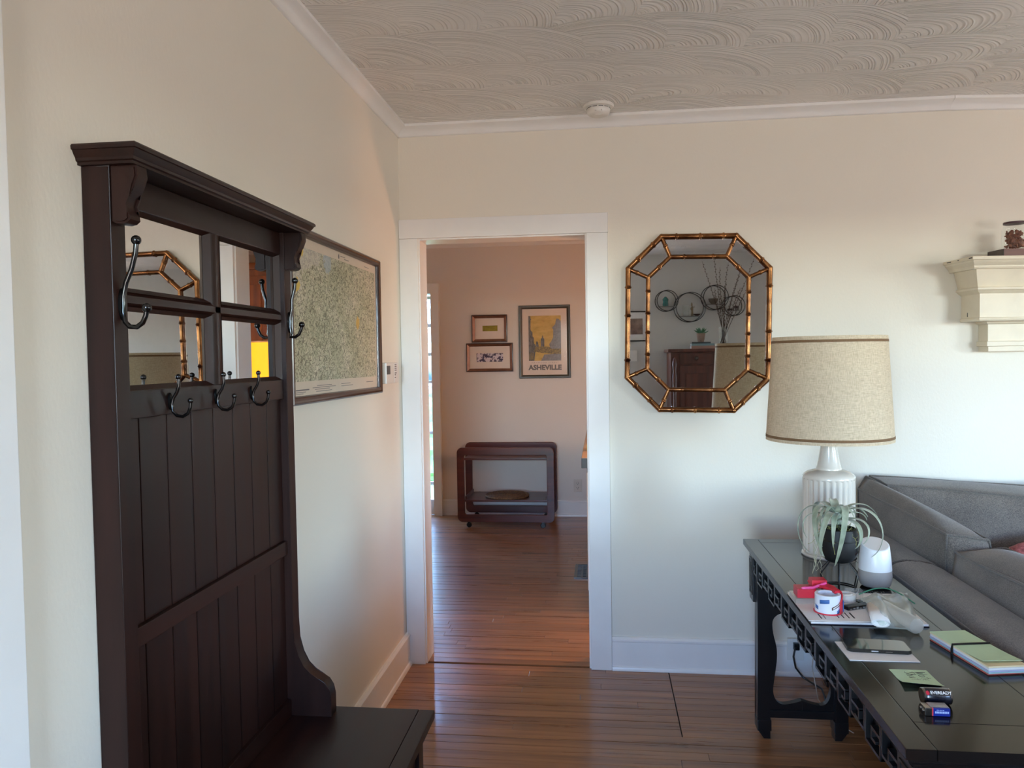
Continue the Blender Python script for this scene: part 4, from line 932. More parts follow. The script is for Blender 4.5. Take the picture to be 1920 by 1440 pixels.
# ------------------------------------------------------------------ things lying on the table
def table_things():
    Z0 = TZ
    # notebook and letter
    n = thing('spiral_notebook', (1.655, -1.315, Z0), 'spiral notebook lying under the letter on the console table', 'notebook')
    MB().box(1.503, 1.808, -1.462, -1.195, Z0+.0005, Z0+.0022, bev=.0006).build('back_cover', pm('dark_notebook_cover', (40, 36, 52), .5), n)
    MB().box(1.505, 1.806, -1.460, -1.195, Z0+.0024, Z0+.0075).build('pages', pm('page_block', (226, 224, 222), .8, var=.08, scale=30, stretch=(1, 1, 60)), n, smooth=False)
    pts = []
    for i in range(34*12+1):
        a = 2*math.pi*i/12; pts.append((1.52+.27*i/(34*12), -1.193+.0062*math.cos(a), Z0+.0068+.0060*math.sin(a)))
    MB().tube(pts, .0006, 5).build('wire_coil', M_GREYMETAL, n)
    l = thing('letter_sheet', (1.6, -1.35, Z0+.008), 'white printed letter lying on the spiral notebook', 'letter')
    MB().box(1.500, 1.735, -1.455, -1.215, Z0+.0080, Z0+.0092).build('sheet', M_PAPER, l, smooth=False)
    m = MB(); zz = (Z0+.0092, Z0+.0095)
    rn = random.Random(3)
    for x0, w in ((1.625, .004), (1.612, .003), (1.598, .003), (1.585, .0025)):
        m.box(x0, x0+w, -1.43, -1.385, *zz)
    m.box(1.690, 1.6925, -1.43, -1.36, *zz); m.box(1.537, 1.540, -1.44, -1.40, *zz); m.box(1.548, 1.550, -1.44, -1.41, *zz)
    m.build('printed_lines', M_INK, l, smooth=False)
    # flat box with pink pen and red dispenser
    b = thing('clear_plastic_box', (1.535, -1.27, Z0+.0095), 'shallow clear plastic case under the red tape dispenser', 'case')
    MB().box(1.500, 1.575, -1.315, -1.235, Z0+.0096, Z0+.0240, bev=.003).build('case', glass('clear_plastic', (.96, .97, .96), alpha=.62, rough=.1, diffuse=(238, 236, 230)), b)
    d = thing('tape_dispenser', (1.583, -1.36, Z0+.0095), 'red packing tape dispenser holding a white printed tape roll', 'tape dispenser')
    RED = pm('red_plastic', (206, 44, 62), .35, var=.08)
    rc = Vector((1.571, -1.378, Z0+.0097))
    MB().lathe([(.033, .001), (.0345, .002), (.0345, .050), (.033, .0515), (.026, .0515), (.026, .001), (.033, .001)], rc, 48).build('tape_roll', pm('white_printed_tape', (226, 230, 240), .25, var=.04, coat=.3), d)
    def patch(a0, a1, z0, z1, mat, nm, skew=0, rad=.0348):
        rings = []
        for i in range(9):
            t = i/8; a = R(a0+(a1-a0)*t); sz = skew*(t-.5)
            rings.append([rc+Vector((rad*math.cos(a), rad*math.sin(a), z)) for z in (z0+sz, z1+sz)])
        m = MB(); m.faces([p for q in rings for p in q], [(2*i, 2*i+2, 2*i+3, 2*i+1) for i in range(8)]); o = m.build(nm, mat, d, angle=80)
        s = o.modifiers.new('t', 'SOLIDIFY'); s.thickness = .0003; return o
    BL = pm('blue_label_print', (62, 106, 168), .4); BR = pm('brown_label_print', (92, 66, 54), .4)
    patch(-142, -98, .030, .041, BL, 'blue_print', .004); patch(-170, -150, .012, .022, BL, 'blue_print', -.004); patch(-62, -40, .004, .014, BL, 'blue_print', .006)
    patch(-88, -36, .020, .028, BR, 'brown_print', .014)
    patch(-83, -41, .0225, .0258, M_PAPER, 'brown_print_lettering', .0125, .0352)
    # red cradle: base rim, curved side, handle and blade guard
    MB().lathe([(.031, 0), (.0375, 0), (.0375, .003), (.031, .003), (.031, 0)], rc, 40).build('base_rim', RED, d)
    rings = []
    for i in range(13):
        a = R(-48+i*13); z1 = .034+.024*math.sin(math.pi*i/12)
        rings.append([rc+Vector((q*math.cos(a), q*math.sin(a), z)) for q, z in ((.0362, .002), (.0392, .002), (.0392, z1), (.0362, z1))])
    MB().loft(rings).build('cradle', RED, d)
    m = MB().prism([(1.590, -1.375), (1.586, -1.338), (1.565, -1.318), (1.550, -1.30), (1.546, -1.262), (1.560, -1.252), (1.584, -1.285), (1.606, -1.322), (1.609, -1.372)], 2, Z0+.058, Z0+.066, bev=.002); m.build('handle', RED, d)
    MB().box(1.505, 1.560, -1.312, -1.262, Z0+.0245, Z0+.052, bev=.004).build('blade_guard', RED, d)
    MB().box(1.548, 1.592, -1.302, -1.262, Z0+.050, Z0+.075, bev=.004, M=None).build('grip', RED, d)
    bl = MB().prism([(1.6065, -1.396), (1.6105, -1.392), (1.6105, -1.362), (1.6065, -1.362)], 2, Z0+.014, Z0+.045, bev=.001).build('blue_tag', BL, d)
    p = thing('pink_pen', (1.545, -1.315, Z0+.05), 'bright pink pen lying across the red tape dispenser', 'pen')
    MB().tube([(1.515, -1.318, Z0+.0560), (1.519, -1.318, Z0+.0565), (1.548, -1.316, Z0+.0575), (1.585, -1.313, Z0+.071)], [.002, .004, .0042, .0036], 12).build('barrel', pm('pink_plastic', (236, 84, 150), .3), p)
    # clear tape roll
    t = thing('clear_tape_roll', (1.665, -1.268, Z0+.0095), 'small roll of clear sticky tape in a transparent holder', 'tape roll')
    tc = Vector((1.652, -1.272, Z0+.0097))
    MB().lathe([(.019, .0), (.027, .0), (.027, .019), (.019, .019), (.019, 0)], tc, 40).build('tape', pm('cloudy_tape', (232, 228, 220), .3, var=.04, coat=.3), t)
    MB().lathe([(.0135, .001), (.0185, .001), (.0185, .021), (.0135, .021), (.0135, .001)], tc, 32).build('core', M_PLASTIC, t)
    CL = glass('clear_holder', (.98, .98, .98), .9, .05, (240, 240, 238))
    m = MB().lathe([(.028, 0), (.0292, 0), (.0292, .020), (.028, .020), (.028, 0)], tc, 40); m.box(tc.x+.004, tc.x+.046, tc.y+.018, tc.y+.0195, tc.z, tc.z+.030); m.box(tc.x+.045, tc.x+.0464, tc.y-.006, tc.y+.018, tc.z+.002, tc.z+.030)
    m.build('holder', CL, t)
    # black label strip with pale lettering
    M = Matrix.Translation((1.660, -1.342, Z0+.0096)) @ Matrix.Rotation(R(24), 4, 'Z')
    k = thing('black_name_strip', M.translation, 'black strip with pale raised lettering between the tape rolls and the bag', 'strip')
    MB().box(-.040, .040, -.012, .012, .0, .010, bev=.0015, M=M).build('strip', M_BLACK, k)
    m = MB()
    for i in range(6): m.box(-.033+i*.011, -.026+i*.011, -.0128, -.0118, .002, .004+.002*(i % 3), M=M)
    m.build('raised_lettering', M_GREYINK, k, smooth=False)
    # zip bag with two rolls, keys inside
    g = thing('zip_bag', (1.72, -1.40, Z0+.01), 'clear plastic zip bag with a green seal holding rolled papers', 'bag')
    FILM = glass('plastic_film', (.93, .95, .93), alpha=.68, rough=.12, diffuse=(236, 238, 232))
    rn = random.Random(11)
    NX, NY = 26, 20; P = []
    c00, c10, c01, c11 = Vector((1.660, -1.500)), Vector((1.765, -1.515)), Vector((1.695, -1.262)), Vector((1.848, -1.205))
    ph = [(rn.uniform(15, 60), rn.uniform(15, 60), rn.uniform(0, 6)) for _ in range(6)]
    def hz(u, v):
        q = c00.lerp(c10, u).lerp(c01.lerp(c11, u), v); w = sum(math.sin(a*q.x*2.2+b*q.y*2+c) for a, b, c in ph)/6
        ridge = .024*math.exp(-((u-.27)/.17)**2)*(1-.5*v)+.020*math.exp(-((u-.80)/.15)**2)*(1-.6*v)
        e = min(u, 1-u, v, 1-v)*7
        return q, Z0+.0125+max(0, (ridge+.016*max(0, 1-abs(v-.55)*2)+.007*w))*min(1, e+.25)
    for lay in (0, 1):
        for j in range(NY+1):
            for i in range(NX+1):
                q, z = hz(i/NX, j/NY); P.append(Vector((q.x, q.y, z if lay else Z0+.0100)))
    off = (NX+1)*(NY+1); F = []
    for j in range(NY):
        for i in range(NX):
            a = j*(NX+1)+i; F.append((a+off, a+1+off, a+NX+2+off, a+NX+1+off)); F.append((a, a+NX+1, a+NX+2, a+1))
    for i in range(NX):
        F.append((i, i+1, i+1+off, i+off)); a = NY*(NX+1)+i; F.append((a+1, a, a+off, a+1+off))
    for j in range(NY):
        a = j*(NX+1); F.append((a+NX+1, a, a+off, a+NX+1+off)); a += NX; F.append((a, a+NX+1, a+NX+1+off, a+off))
    m = MB(); m.faces(P, F); m.build('film', FILM, g, angle=70)
    zs = []
    for i in range(21):
        t = i/20; q = Vector((1.690, -1.268)).lerp(Vector((1.815, -1.345)), t); zs.append((q.x+.012*math.sin(t*3.1), q.y+.035*math.sin(t*3.14), Z0+.026+.02*math.sin(t*3.14)))
    MB().tube(zs, .0018, 6).build('green_seal', pm('green_zip_seal', (54, 120, 92), .4), g)
    zs = [(q[0]-.012, q[1]-.03-.05*(1-i/20), Z0+.0135) for i, q in enumerate(zs[:14])]
    w = thing('paper_roll', (1.675, -1.45, Z0+.013), 'white folded paper roll poking towards the camera in the plastic bag', 'paper roll')
    A, B = Vector((1.668, -1.508, Z0+.0235)), Vector((1.705, -1.36, Z0+.0265)); dirn = (B-A).normalized()
    Mr = frame_xyz(A, dirn.cross(Vector((0, 0, 1))), Vector((0, 0, 1)))
    sp = []
    for i in range(40):
        a = i/39*math.pi*5; q = 1-.13*i/39*2.2; sp.append((.024*q*math.cos(a), .0115*q*math.sin(a)))
    m = MB(); L = (B-A).length; vs = [Mr @ Vector((x, y, -z)) for z in (0, L) for x, y in sp]
    m.faces(vs, [(i, i+1, 41+i, 40+i) for i in range(39)]); o = m.build('paper', M_PAPER, w, angle=70); s = o.modifiers.new('t', 'SOLIDIFY'); s.thickness = .0010
    w = thing('clear_film_roll', (1.74, -1.45, Z0+.013), 'cloudy translucent rolled sleeve on the right of the paper roll in the bag', 'film roll')
    MB().lathe([(0, 0), (.019, 0), (.021, .004), (.021, .15), (0, .15)], (0, 0, 0), 28, M=frame_xyz((1.753, -1.520, Z0+.0225), (1, .22, 0), (0, 0, 1)) @ Matrix.Rotation(R(180), 4, 'X')).build('sleeve', glass('cloudy_sleeve', (.97, .97, .95), .6, .2, (236, 234, 228)), w)
    kk = thing('key_ring', (1.705, -1.325, Z0+.012), 'small steel keys on a ring inside the plastic bag', 'keys')
    m = MB()
    for q in ((1.70, -1.335, .0), (1.715, -1.332, .003), (1.707, -1.318, .005)): m.tube([(q[0]+.010*math.cos(t), q[1]+.010*math.sin(t), Z0+.0155+q[2]) for t in [i*math.pi/8 for i in range(16)]], .0012, 6, closed=True)
    m.build('ring', M_GREYMETAL, kk)
    m = MB().prism([(1.672, -1.30), (1.690, -1.318), (1.698, -1.310), (1.690, -1.286), (1.678, -1.280)], 2, Z0+.0125, Z0+.0155, bev=.0008); m.build('key', M_IRON, kk)
    # envelope and phone
    e = MB().box(1.5285, 1.688, -1.707, -1.588, Z0+.0004, Z0+.0020).build('envelope', M_PAPER, smooth=False); tag(e, 'white envelope lying under the smartphone', 'envelope')
    ph_ = thing('smartphone', (1.618, -1.625, Z0+.002), 'black smartphone in a clear case lying on the white envelope', 'phone')
    Mp = Matrix.Translation((1.616, -1.625, Z0+.0022)) @ Matrix.Rotation(R(-4), 4, 'Z')
    def rrect(w, h, rad, n=6):
        o = []
        for cx_, cy_, a0 in ((w/2-rad, h/2-rad, 0), (-w/2+rad, h/2-rad, 90), (-w/2+rad, -h/2+rad, 180), (w/2-rad, -h/2+rad, 270)):
            for i in range(n+1): a = R(a0+90*i/n); o.append((cx_+rad*math.cos(a), cy_+rad*math.sin(a)))
        return o
    MB().prism(rrect(.148, .074, .011), 2, .0004, .0088, bev=.0012, M=Mp).build('case', glass('phone_case', (.55, .56, .54), .7, .06, (96, 96, 92)), ph_)
    MB().prism(rrect(.144, .070, .009), 2, .0014, .0090, bev=.0008, M=Mp).build('body', pm('phone_glass', (10, 10, 11), .05, coat=1), ph_)
    MB().box(-.020, -.004, -.0378, -.0366, .0036, .0062, bev=.0006, M=Mp).build('side_button', pm('bright_metal', (220, 224, 230), .25, .6), ph_)
    MB().box(.012, .028, -.0376, -.0366, .0038, .0060, bev=.0005, M=Mp).build('volume_button', M_GREYMETAL, ph_)
    # index cards with band
    c = thing('index_card_stack', (1.835, -1.655, Z0), 'stack of green and white index cards held by a black band', 'index cards')
    Mc = Matrix.Translation((1.836, -1.655, Z0)) @ Matrix.Rotation(R(-80), 4, 'Z')
    lay = [(0, .003, (196, 100, 92)), (.003, .0065, (150, 196, 200)), (.0065, .0105, (176, 180, 214)), (.0105, .0165, (228, 228, 230)), (.0165, .0205, (236, 218, 176))]
    for i, (a, b_, col) in enumerate(lay): MB().box(-.112, .108-.002*(i == 0), -.046+.001*(i % 2), .046-.001*(i % 2), a+.0004, b_, M=Mc).build('card_block', pm('card_%d' % i, col, .75, var=.08, scale=25, stretch=(1, 1, 50)), c, smooth=False)
    N = 14; vs = []
    for zz in (.0206, .0214):
        for i in range(N+1):
            for y in (-.046, .046): t = i/N; vs.append(Mc @ Vector((-.112+.204*t, y, zz+.006*max(0, (t-.55)/.45)**2*(1 if y < 0 else .6))))
    o2 = 2*(N+1); m = MB(); m.faces(vs, [(2*i, 2*i+2, 2*i+3, 2*i+1) for i in range(N)]+[(o2+2*i, o2+2*i+1, o2+2*i+3, o2+2*i+2) for i in range(N)]+[(2*i, o2+2*i, o2+2*i+2, 2*i+2) for i in range(N)]+[(2*i+1, 2*i+3, o2+2*i+3, o2+2*i+1) for i in range(N)]+[(0, 1, o2+1, o2), (2*N, o2+2*N, o2+2*N+1, 2*N+1)])
    m.build('top_card', M_GREEN, c, smooth=False)
    MB().tube([Mc @ Vector((x, y, z)) for x, y, z in ((-.020, -.0475, .0005), (-.020, -.048, .011), (-.020, -.0465, .0222), (-.020, 0, .0226), (-.020, .0465, .0222), (-.020, .048, .011), (-.020, .0475, .0005))], .0032, 8).build('elastic_band', M_BLACK, c)
    # sticky note
    s = thing('sticky_note', (1.641, -1.80, Z0), 'pale green sticky note with handwriting beside the batteries', 'sticky note')
    vs = []; N = 8
    for zz in (0, .0003):
        for i in range(N+1):
            for x in (1.601, 1.683): t = i/N; vs.append(Vector((x, -1.752-.094*t, Z0+.0006+zz+(.010*max(0, (t-.5)/.5)**2 if x < 1.65 else .004*max(0, (t-.6)/.4)**2))))
    o2 = 2*(N+1); m = MB(); m.faces(vs, [(2*i, 2*i+2, 2*i+3, 2*i+1) for i in range(N)]+[(o2+2*i, o2+2*i+1, o2+2*i+3, o2+2*i+2) for i in range(N)]+[(2*i, o2+2*i, o2+2*i+2, 2*i+2) for i in range(N)]+[(2*i+1, 2*i+3, o2+2*i+3, o2+2*i+1) for i in range(N)]+[(0, 1, o2+1, o2), (2*N, o2+2*N, o2+2*N+1, 2*N+1)])
    m.build('paper', M_GREEN, s, smooth=False)
    for word, x in (('Water', 1.664), ('Shut o', 1.640)):
        pen_text(word, .022, frame_xyz((x, -1.765, Z0+.0013), (0, -1, -.012), (1, 0, .0)), s)
    # batteries
    def lbl(): pass
    c1 = thing('black_round_battery', (1.640, -1.925, Z0), 'round black battery with white lettering beside the green note', 'battery')
    Mb = frame_xyz((1.606, -1.926, Z0+.0142), (0, 0, -1), (0, 1, 0))         # local z along +x
    Mb = Matrix.Translation((1.604, -1.926, Z0+.0169)) @ Matrix.Rotation(R(90), 4, 'Y') @ Matrix.Diagonal((1.19, 1.19, 1.03, 1))
    MB().lathe([(0, .005), (.0130, .005), (.0140, .0065), (.0140, .0490), (.0130, .0505), (0, .0505)], (0, 0, 0), 36, M=Mb).build('casing', pm('black_battery_sleeve', (26, 25, 34), .25, coat=.4), c1)
    MB().lathe([(0, 0), (.0125, 0), (.0138, .0012), (.0138, .005), (0, .005)], (0, 0, 0), 36, M=Mb).build('silver_end', M_GREYMETAL, c1)
    MB().lathe([(0, .0505), (.0134, .0505), (.0134, .0535), (.0125, .0545), (.005, .0545), (.005, .0565), (0, .0565)], (0, 0, 0), 36, M=Mb).build('silver_tip', M_GREYMETAL, c1)
    Mt = frame_xyz((1.636, -1.926-.0169*math.sin(R(48)), Z0+.0169+.0169*math.cos(R(48))), (1, 0, 0), (0, math.cos(R(48)), math.sin(R(48))))
    text('EVEREADY', .0088, Mt @ Matrix.Translation((.0015, .0005, .0)), M_PAPER, c1, 'white_lettering', bold=.00015)
    m = MB()
    for i in range(11): m.box(-.0165+.003*i, -.0145+.003*i, -.0062, -.0052, -.0002, .0003, M=Mt)
    m.build('small_print', M_GREYINK, c1, smooth=False)
    MB().prism([(-.0245+.0034*math.cos(t), .0045*math.sin(t)) for t in [i*math.pi/8 for i in range(16)]], 2, -.0012, .0003, M=Mt).build('red_roundel', pm('red_print', (196, 40, 60), .4), c1)
    c2 = thing('blue_square_battery', (1.617, -1.965, Z0), 'flat rectangular blue and silver battery in front of the round one', 'battery')
    X0, Y0 = 1.588, -1.985
    MB().box(X0+.0, X0+.014, Y0, Y0+.0265, Z0+.0004, Z0+.0172, bev=.0022).build('silver_end', M_GREYMETAL, c2)
    MB().box(X0+.0145, X0+.0485, Y0, Y0+.0265, Z0+.0004, Z0+.0172, bev=.0022).build('blue_sleeve', pm('deep_blue_sleeve', (28, 44, 128), .25, coat=.4), c2)
    MB().box(X0+.0135, X0+.016, Y0-.0002, Y0+.0267, Z0+.001, Z0+.0171, bev=.001).build('red_stripe', pm('red_stripe', (200, 50, 60), .4), c2)
    m = MB()
    for i in range(9): m.box(X0+.019+.003*i, X0+.0212+.003*i, Y0-.0004, Y0+.0001, Z0+.0068, Z0+.0108)
    for i in range(5): m.box(X0+.022+.003*i, X0+.024+.003*i, Y0-.0004, Y0+.0001, Z0+.0128, Z0+.0142)
    m.build('pale_lettering', pm('pale_blue_print', (170, 186, 224), .5), c2, smooth=False)
    MB().box(X0+.012, X0+.047, Y0+.004, Y0+.025, Z0+.0170, Z0+.0182, bev=.0004).build('grey_top_face', pm('silver_foil', (150, 148, 152), .3, .6, var=.3, scale=60), c2)
    for y in (.008, .019): MB().lathe([(0, 0), (.0035, 0), (.003, .003), (0, .003)], (X0, Y0+y, Z0+.009), 14, M=Matrix.Rotation(R(-90), 4, 'Y')).build('terminal', M_GREYMETAL, c2)
def pen_text(s, size, M, parent):
    """handwriting as pen strokes: each letter is a few polylines on a 1 x 1 cell"""
    G = {'W': [[(0, 1), (.12, 0), (.35, .7), (.58, 0), (.8, 1)]], 'a': [[(.5, .55), (.2, .6), (.05, .25), (.25, 0), (.5, .2), (.52, .6), (.55, .05), (.68, 0)]], 't': [[(.3, 1), (.28, .1), (.45, 0)], [(.05, .68), (.55, .72)]],
         'e': [[(.05, .3), (.5, .38), (.42, .62), (.15, .55), (.05, .25), (.25, 0), (.55, .1)]], 'r': [[(.1, .6), (.12, 0)], [(.12, .4), (.3, .62), (.5, .55)]],
         'S': [[(.6, .9), (.3, 1), (.08, .8), (.3, .52), (.55, .3), (.35, 0), (.02, .1)]], 'h': [[(.1, 1), (.1, 0)], [(.1, .4), (.32, .6), (.46, .4), (.48, 0)]], 'u': [[(.05, .6), (.1, .1), (.3, .02), (.48, .25), (.5, .6)], [(.5, .6), (.54, 0)]], 'o': [[(.3, .6), (.08, .4), (.15, .05), (.4, .05), (.5, .35), (.3, .6)]], ' ': []}
    x = 0; m = MB(); w = {'W': .85}
    for ch in s:
        for st in G[ch]: m.tube([M @ Vector(((x+a)*size*.8, (b-.5)*size, 0)) for a, b in st], .00042, 5)
        x += w.get(ch, .68)
    m.build('handwriting', M_INK, parent)
table_things()

def outlet_and_cord():
    r = thing('wall_outlet', (1.815, 0, .105), 'white wall outlet low behind the console table with a black plug', 'outlet')
    MB().box(1.776, 1.850, -.024, -.0165, .075, .175, bev=.002).build('cover_plate', M_PLASTIC, r)
    MB().box(1.800, 1.826, -.045, -.024, .128, .160, bev=.004).build('plug', M_BLACK, r)
    pts = [(1.808, -.045, .144), (1.800, -.062, .138), (1.792, -.07, .110), (1.80, -.075, .062), (1.83, -.08, .022), (1.86, -.10, .008), (1.89, -.16, .006), (1.87, -.30, .006)]
    tag(MB().tube(pts, .0042, 8).build('black_power_cord', M_BLACK), 'black power cord looping from the wall outlet to the floor', 'cord')
    pts = [(1.795, -.622, .7445), (1.80, -.52, .7445), (1.801, -.470, .742), (1.802, -.462, .70), (1.804, -.43, .45), (1.812, -.30, .16), (1.825, -.34, .04), (1.85, -.45, .006), (1.90, -.55, .005)]
    tag(MB().tube(pts, .0022, 8).build('lamp_cord', pm('pale_cord', (176, 164, 150), .5)), 'thin pale lamp cord hanging behind the table', 'cord')
outlet_and_cord()

# ------------------------------------------------------------------ kitchen seen through the doorway
def kitchen():
    # serving cart
    CW = wood('mahogany_red_wood', (58, 22, 16), (112, 52, 38), .35, 0, 16, coat=.2, ring=False)
    r = thing('serving_cart', (.112, 3.15, 0), 'reddish mahogany serving cart on casters against the kitchen wall', 'cart')
    def rr(w, h, rad, n=6):
        o = []
        for cx, cy, a0 in ((w/2-rad, h/2-rad, 0), (-w/2+rad, h/2-rad, 90), (-w/2+rad, -h/2+rad, 180), (w/2-rad, -h/2+rad, 270)):
            for i in range(n+1): a = R(a0+90*i/n); o.append((cx+rad*math.cos(a), cy+rad*math.sin(a)))
        return o
    for y in (2.93, 3.345):
        M = frame_xyz((.113, y+.012, .372), (1, 0, 0), (0, 0, 1)); w, h = .845, .648; rings = []
        O, I = rr(w, h, .045), rr(w-.126, h-.13, .016)
        def ringat(poly, z, s=0): return [M @ Vector((x, yy, z)) for x, yy in poly]
        O2, I2 = rr(w-.006, h-.006, .043), rr(w-.12, h-.124, .018)
        m = MB(); seq = [ringat(I2, .012), ringat(O2, .012), ringat(O, .009), ringat(O, -.009), ringat(O2, -.012), ringat(I2, -.012), ringat(I, -.009), ringat(I, .009), ringat(I2, .012)]
        m.loft(seq, cap=False).build('side_frame', CW, r, angle=30)
        m = MB()
        for x, z in ((-.275, .6), (.5, .6), (-.275, .24), (.5, .24)): m.prism([(x+.006*math.cos(t), z+.006*math.sin(t)) for t in [i*math.pi/5 for i in range(10)]], 1, y-.002, y+.001)
        m.build('screw_plug', M_FRAMEDK, r, smooth=False)
        for x in (-.21, .435):
            cst = MB().lathe([(0, -.011), (.019, -.011), (.023, -.006), (.023, .006), (.019, .011), (0, .011)], (x, y+.010, .0235), 20, M=Matrix.Rotation(R(90), 4, 'X')).build('caster', M_BLACK, r)
            MB().box(x-.012, x+.012, y-.004, y+.026, .036, .05, bev=.002).build('caster_fork', M_BLACK, cst)
    MB().box(-.246, .472, 2.945, 3.35, .586, .606, bev=.003).build('shelf', CW, r); MB().box(-.246, .472, 2.945, 3.35, .222, .240, bev=.003).build('shelf', CW, r)
    for x in (-.246, .458): MB().box(x, x+.014, 2.96, 3.34, .240, .268, bev=.003).build('shelf_rim', CW, r)
    # wicker mat
    t = thing('wicker_mat', (.105, 3.12, .24), 'round brown woven wicker mat on the lower shelf of the cart', 'mat')
    m = MB(); pts = []
    for i in range(15*30): a = 2*math.pi*i/30; q = .010+.0118*i/30; pts.append((.105+q*math.cos(a), 3.13+q*math.sin(a), .2535+.0016*math.sin(a*7.5)+(.004 if q < .15 else 0)))
    WK = pm('brown_wicker', (150, 112, 72), .65, var=.4, scale=90, bump=.6, bscale=120, bdist=.003, col2=(74, 48, 28))
    m.tube(pts, .0072, 6).build('coil', WK, t)
    MB().tube([(.105+.186*math.cos(a), 3.13+.186*math.sin(a), .2505) for a in [i*math.pi/24 for i in range(48)]], .010, 8, closed=True).build('rim', WK, t)
    MB().lathe([(0, .2405), (.18, .2405), (.18, .248), (0, .248)], (.105, 3.13, 0), 40).build('base', WK, t)
    # three pictures
    def pic(name, x0, x1, z0, z1, prof, fm, label, inlay=None):
        w, h = x1-x0, z1-z0; M = frame_xyz(((x0+x1)/2, 3.45, (z0+z1)/2), (1, 0, 0), (0, 0, 1))
        q = thing(name, ((x0+x1)/2, 3.45, z0), label, 'picture')
        picture_frame(prof, w, h, M).build('frame', fm, q, angle=25)
        if inlay: picture_frame(inlay[0], w, h, M).build('frame_inlay', inlay[1], q, smooth=False)
        d = prof[-1][0]-.002
        MB().box(-w/2+d, w/2-d, -h/2+d, h/2-d, .001, .006, M=M).build('mat_board', pm('mat_board', (226, 212, 200), .8, var=.03), q, smooth=False)
        return q, M, w/2-d, h/2-d
    BRZ = pm('bronze_frame_bevel', (150, 106, 84), .3, .75, var=.15, scale=20)
    pf = [(0, 0), (0, .024), (.008, .026), (.014, .021), (.030, .012), (.030, .0)]
    q, M, a, b = pic('small_picture', -.243, .089, 1.616, 1.870, pf, M_FRAMEDK, 'small framed picture with an olive gold strip, above the wider one', ([(.0085, .0262), (.0295, .0128)], BRZ))
    MB().box(-.066, .074, -.024, .028, .006, .0066, M=M).build('gold_print', pm('olive_gold_print', (148, 134, 34), .6, var=.25, scale=30), q, smooth=False)
    MB().box(-a, a, -b, b, .010, .0112, M=M).build('glass', M_DIMPANE, q, smooth=False)
    q, M, a, b = pic('wide_picture', -.298, .139, 1.343, 1.609, pf, M_FRAMEDK, 'wider framed picture with a violet and white strip, left of the street poster', ([(.0085, .0262), (.0295, .0128)], BRZ))
    k = NT('violet_leaf_print'); n = k.noise(k.coords('Object', (26, 26, 30)), 1, 3, .6); k.link(k.ramp(n, [(.47, lin((64, 54, 82))), (.53, lin((216, 204, 210)))]), k.b.inputs['Base Color']); k.b.inputs['Roughness'].default_value = .7
    MB().box(-.124, .125, -.040, .038, .006, .0066, M=M).build('violet_print', k.m, q, smooth=False)
    MB().box(-a, a, -b, b, .010, .0112, M=M).build('glass', M_DIMPANE, q, smooth=False)
    q, M, a, b = pic('street_poster', .196, .670, 1.277, 1.947, [(0, 0), (0, .018), (.004, .021), (.012, .021), (.030, .013), (.032, .012), (.032, 0)], pm('olive_black_frame', (66, 58, 44), .35, var=.12), 'large framed poster of a yellow city street lettered ASHEVILLE')
    k = NT('yellow_sky_print'); n = k.noise(k.coords('Object', (9, 9, 22)), 1, 4, .6); k.link(k.ramp(n, [(.38, lin((214, 182, 110))), (.60, lin((196, 164, 92))), (.72, lin((160, 134, 84)))]), k.b.inputs['Base Color']); k.b.inputs['Roughness'].default_value = .7
    X0, X1, Y0, Y1 = -.148, .150, -.174, .240
    art = MB().box(X0, X1, Y0, Y1, .006, .0066, M=M).build('poster_art', k.m, q, smooth=False)
    GR = pm('grey_building_print', (112, 112, 112), .7, var=.45, scale=70, stretch=(1, 1, .5)); GR2 = pm('speckled_street_print', (176, 152, 96), .7, var=.5, scale=75, col2=(92, 90, 84)); LG = pm('pale_grey_print', (140, 140, 142), .7, var=.2, scale=50)
    U = lambda u, v: (X0+(X1-X0)*u, Y1-(Y1-Y0)*v)
    sp = lambda pts: [U((x-1000)/478, (y-248)/642) for x, y in pts]
    def poly(pts, mat, z=.0066, nm='printed_building'): MB().prism(sp(pts), 2, z, z+.0003, M=M).build(nm, mat, art, smooth=False)
    poly([(1000, 250), (1030, 252), (1030, 285), (1045, 295), (1032, 310), (1030, 450), (1058, 480), (1060, 540), (1078, 560), (1080, 640), (1100, 660), (1105, 720), (1080, 890), (1000, 890)], GR)
    poly([(1478, 330), (1450, 300), (1440, 292), (1410, 295), (1395, 370), (1345, 425), (1365, 445), (1362, 560), (1330, 620), (1305, 650), (1315, 720), (1420, 760), (1478, 760)], LG)
    poly([(1180, 690), (1180, 580), (1195, 565), (1205, 518), (1218, 565), (1232, 580), (1232, 690)], GR, nm='printed_tower')
    poly([(1105, 690), (1110, 620), (1125, 605), (1140, 630), (1150, 690)], GR); poly([(1100, 700), (1150, 685), (1300, 690), (1340, 720), (1478, 720), (1478, 800), (1300, 790), (1080, 760)], GR2, .0067, 'printed_crowd')
    poly([(1180, 890), (1230, 800), (1478, 790), (1478, 890)], LG, .0067, 'printed_street')
    for x in (1005, 1030, 1052): poly([(x, 880), (x+4, 780), (x+12, 765), (x+20, 790), (x+18, 880)], GR2, .0068, 'printed_walker')
    text('ASHEVILLE', .062, M @ Matrix.Translation((.001, -.2375, .0062)) @ Matrix.Diagonal((1.04, 1, 1, 1)), M_GREYINK, q, bold=.0028)
    text('H A Y W O O D   S T R E E T', .0165, M @ Matrix.Translation((.001, -.192, .0062)) @ Matrix.Diagonal((1.2, 1, 1, 1)), pm('faded_ink', (164, 142, 138), .7), q)
    MB().box(-a, a, -b, b, .0095, .0105, M=M).build('glass', M_DIMPANE, q, smooth=False)
    # outlet
    o = thing('kitchen_outlet', (.72, 3.45, .226), 'beige wall outlet on the kitchen wall to the right of the cart', 'outlet')
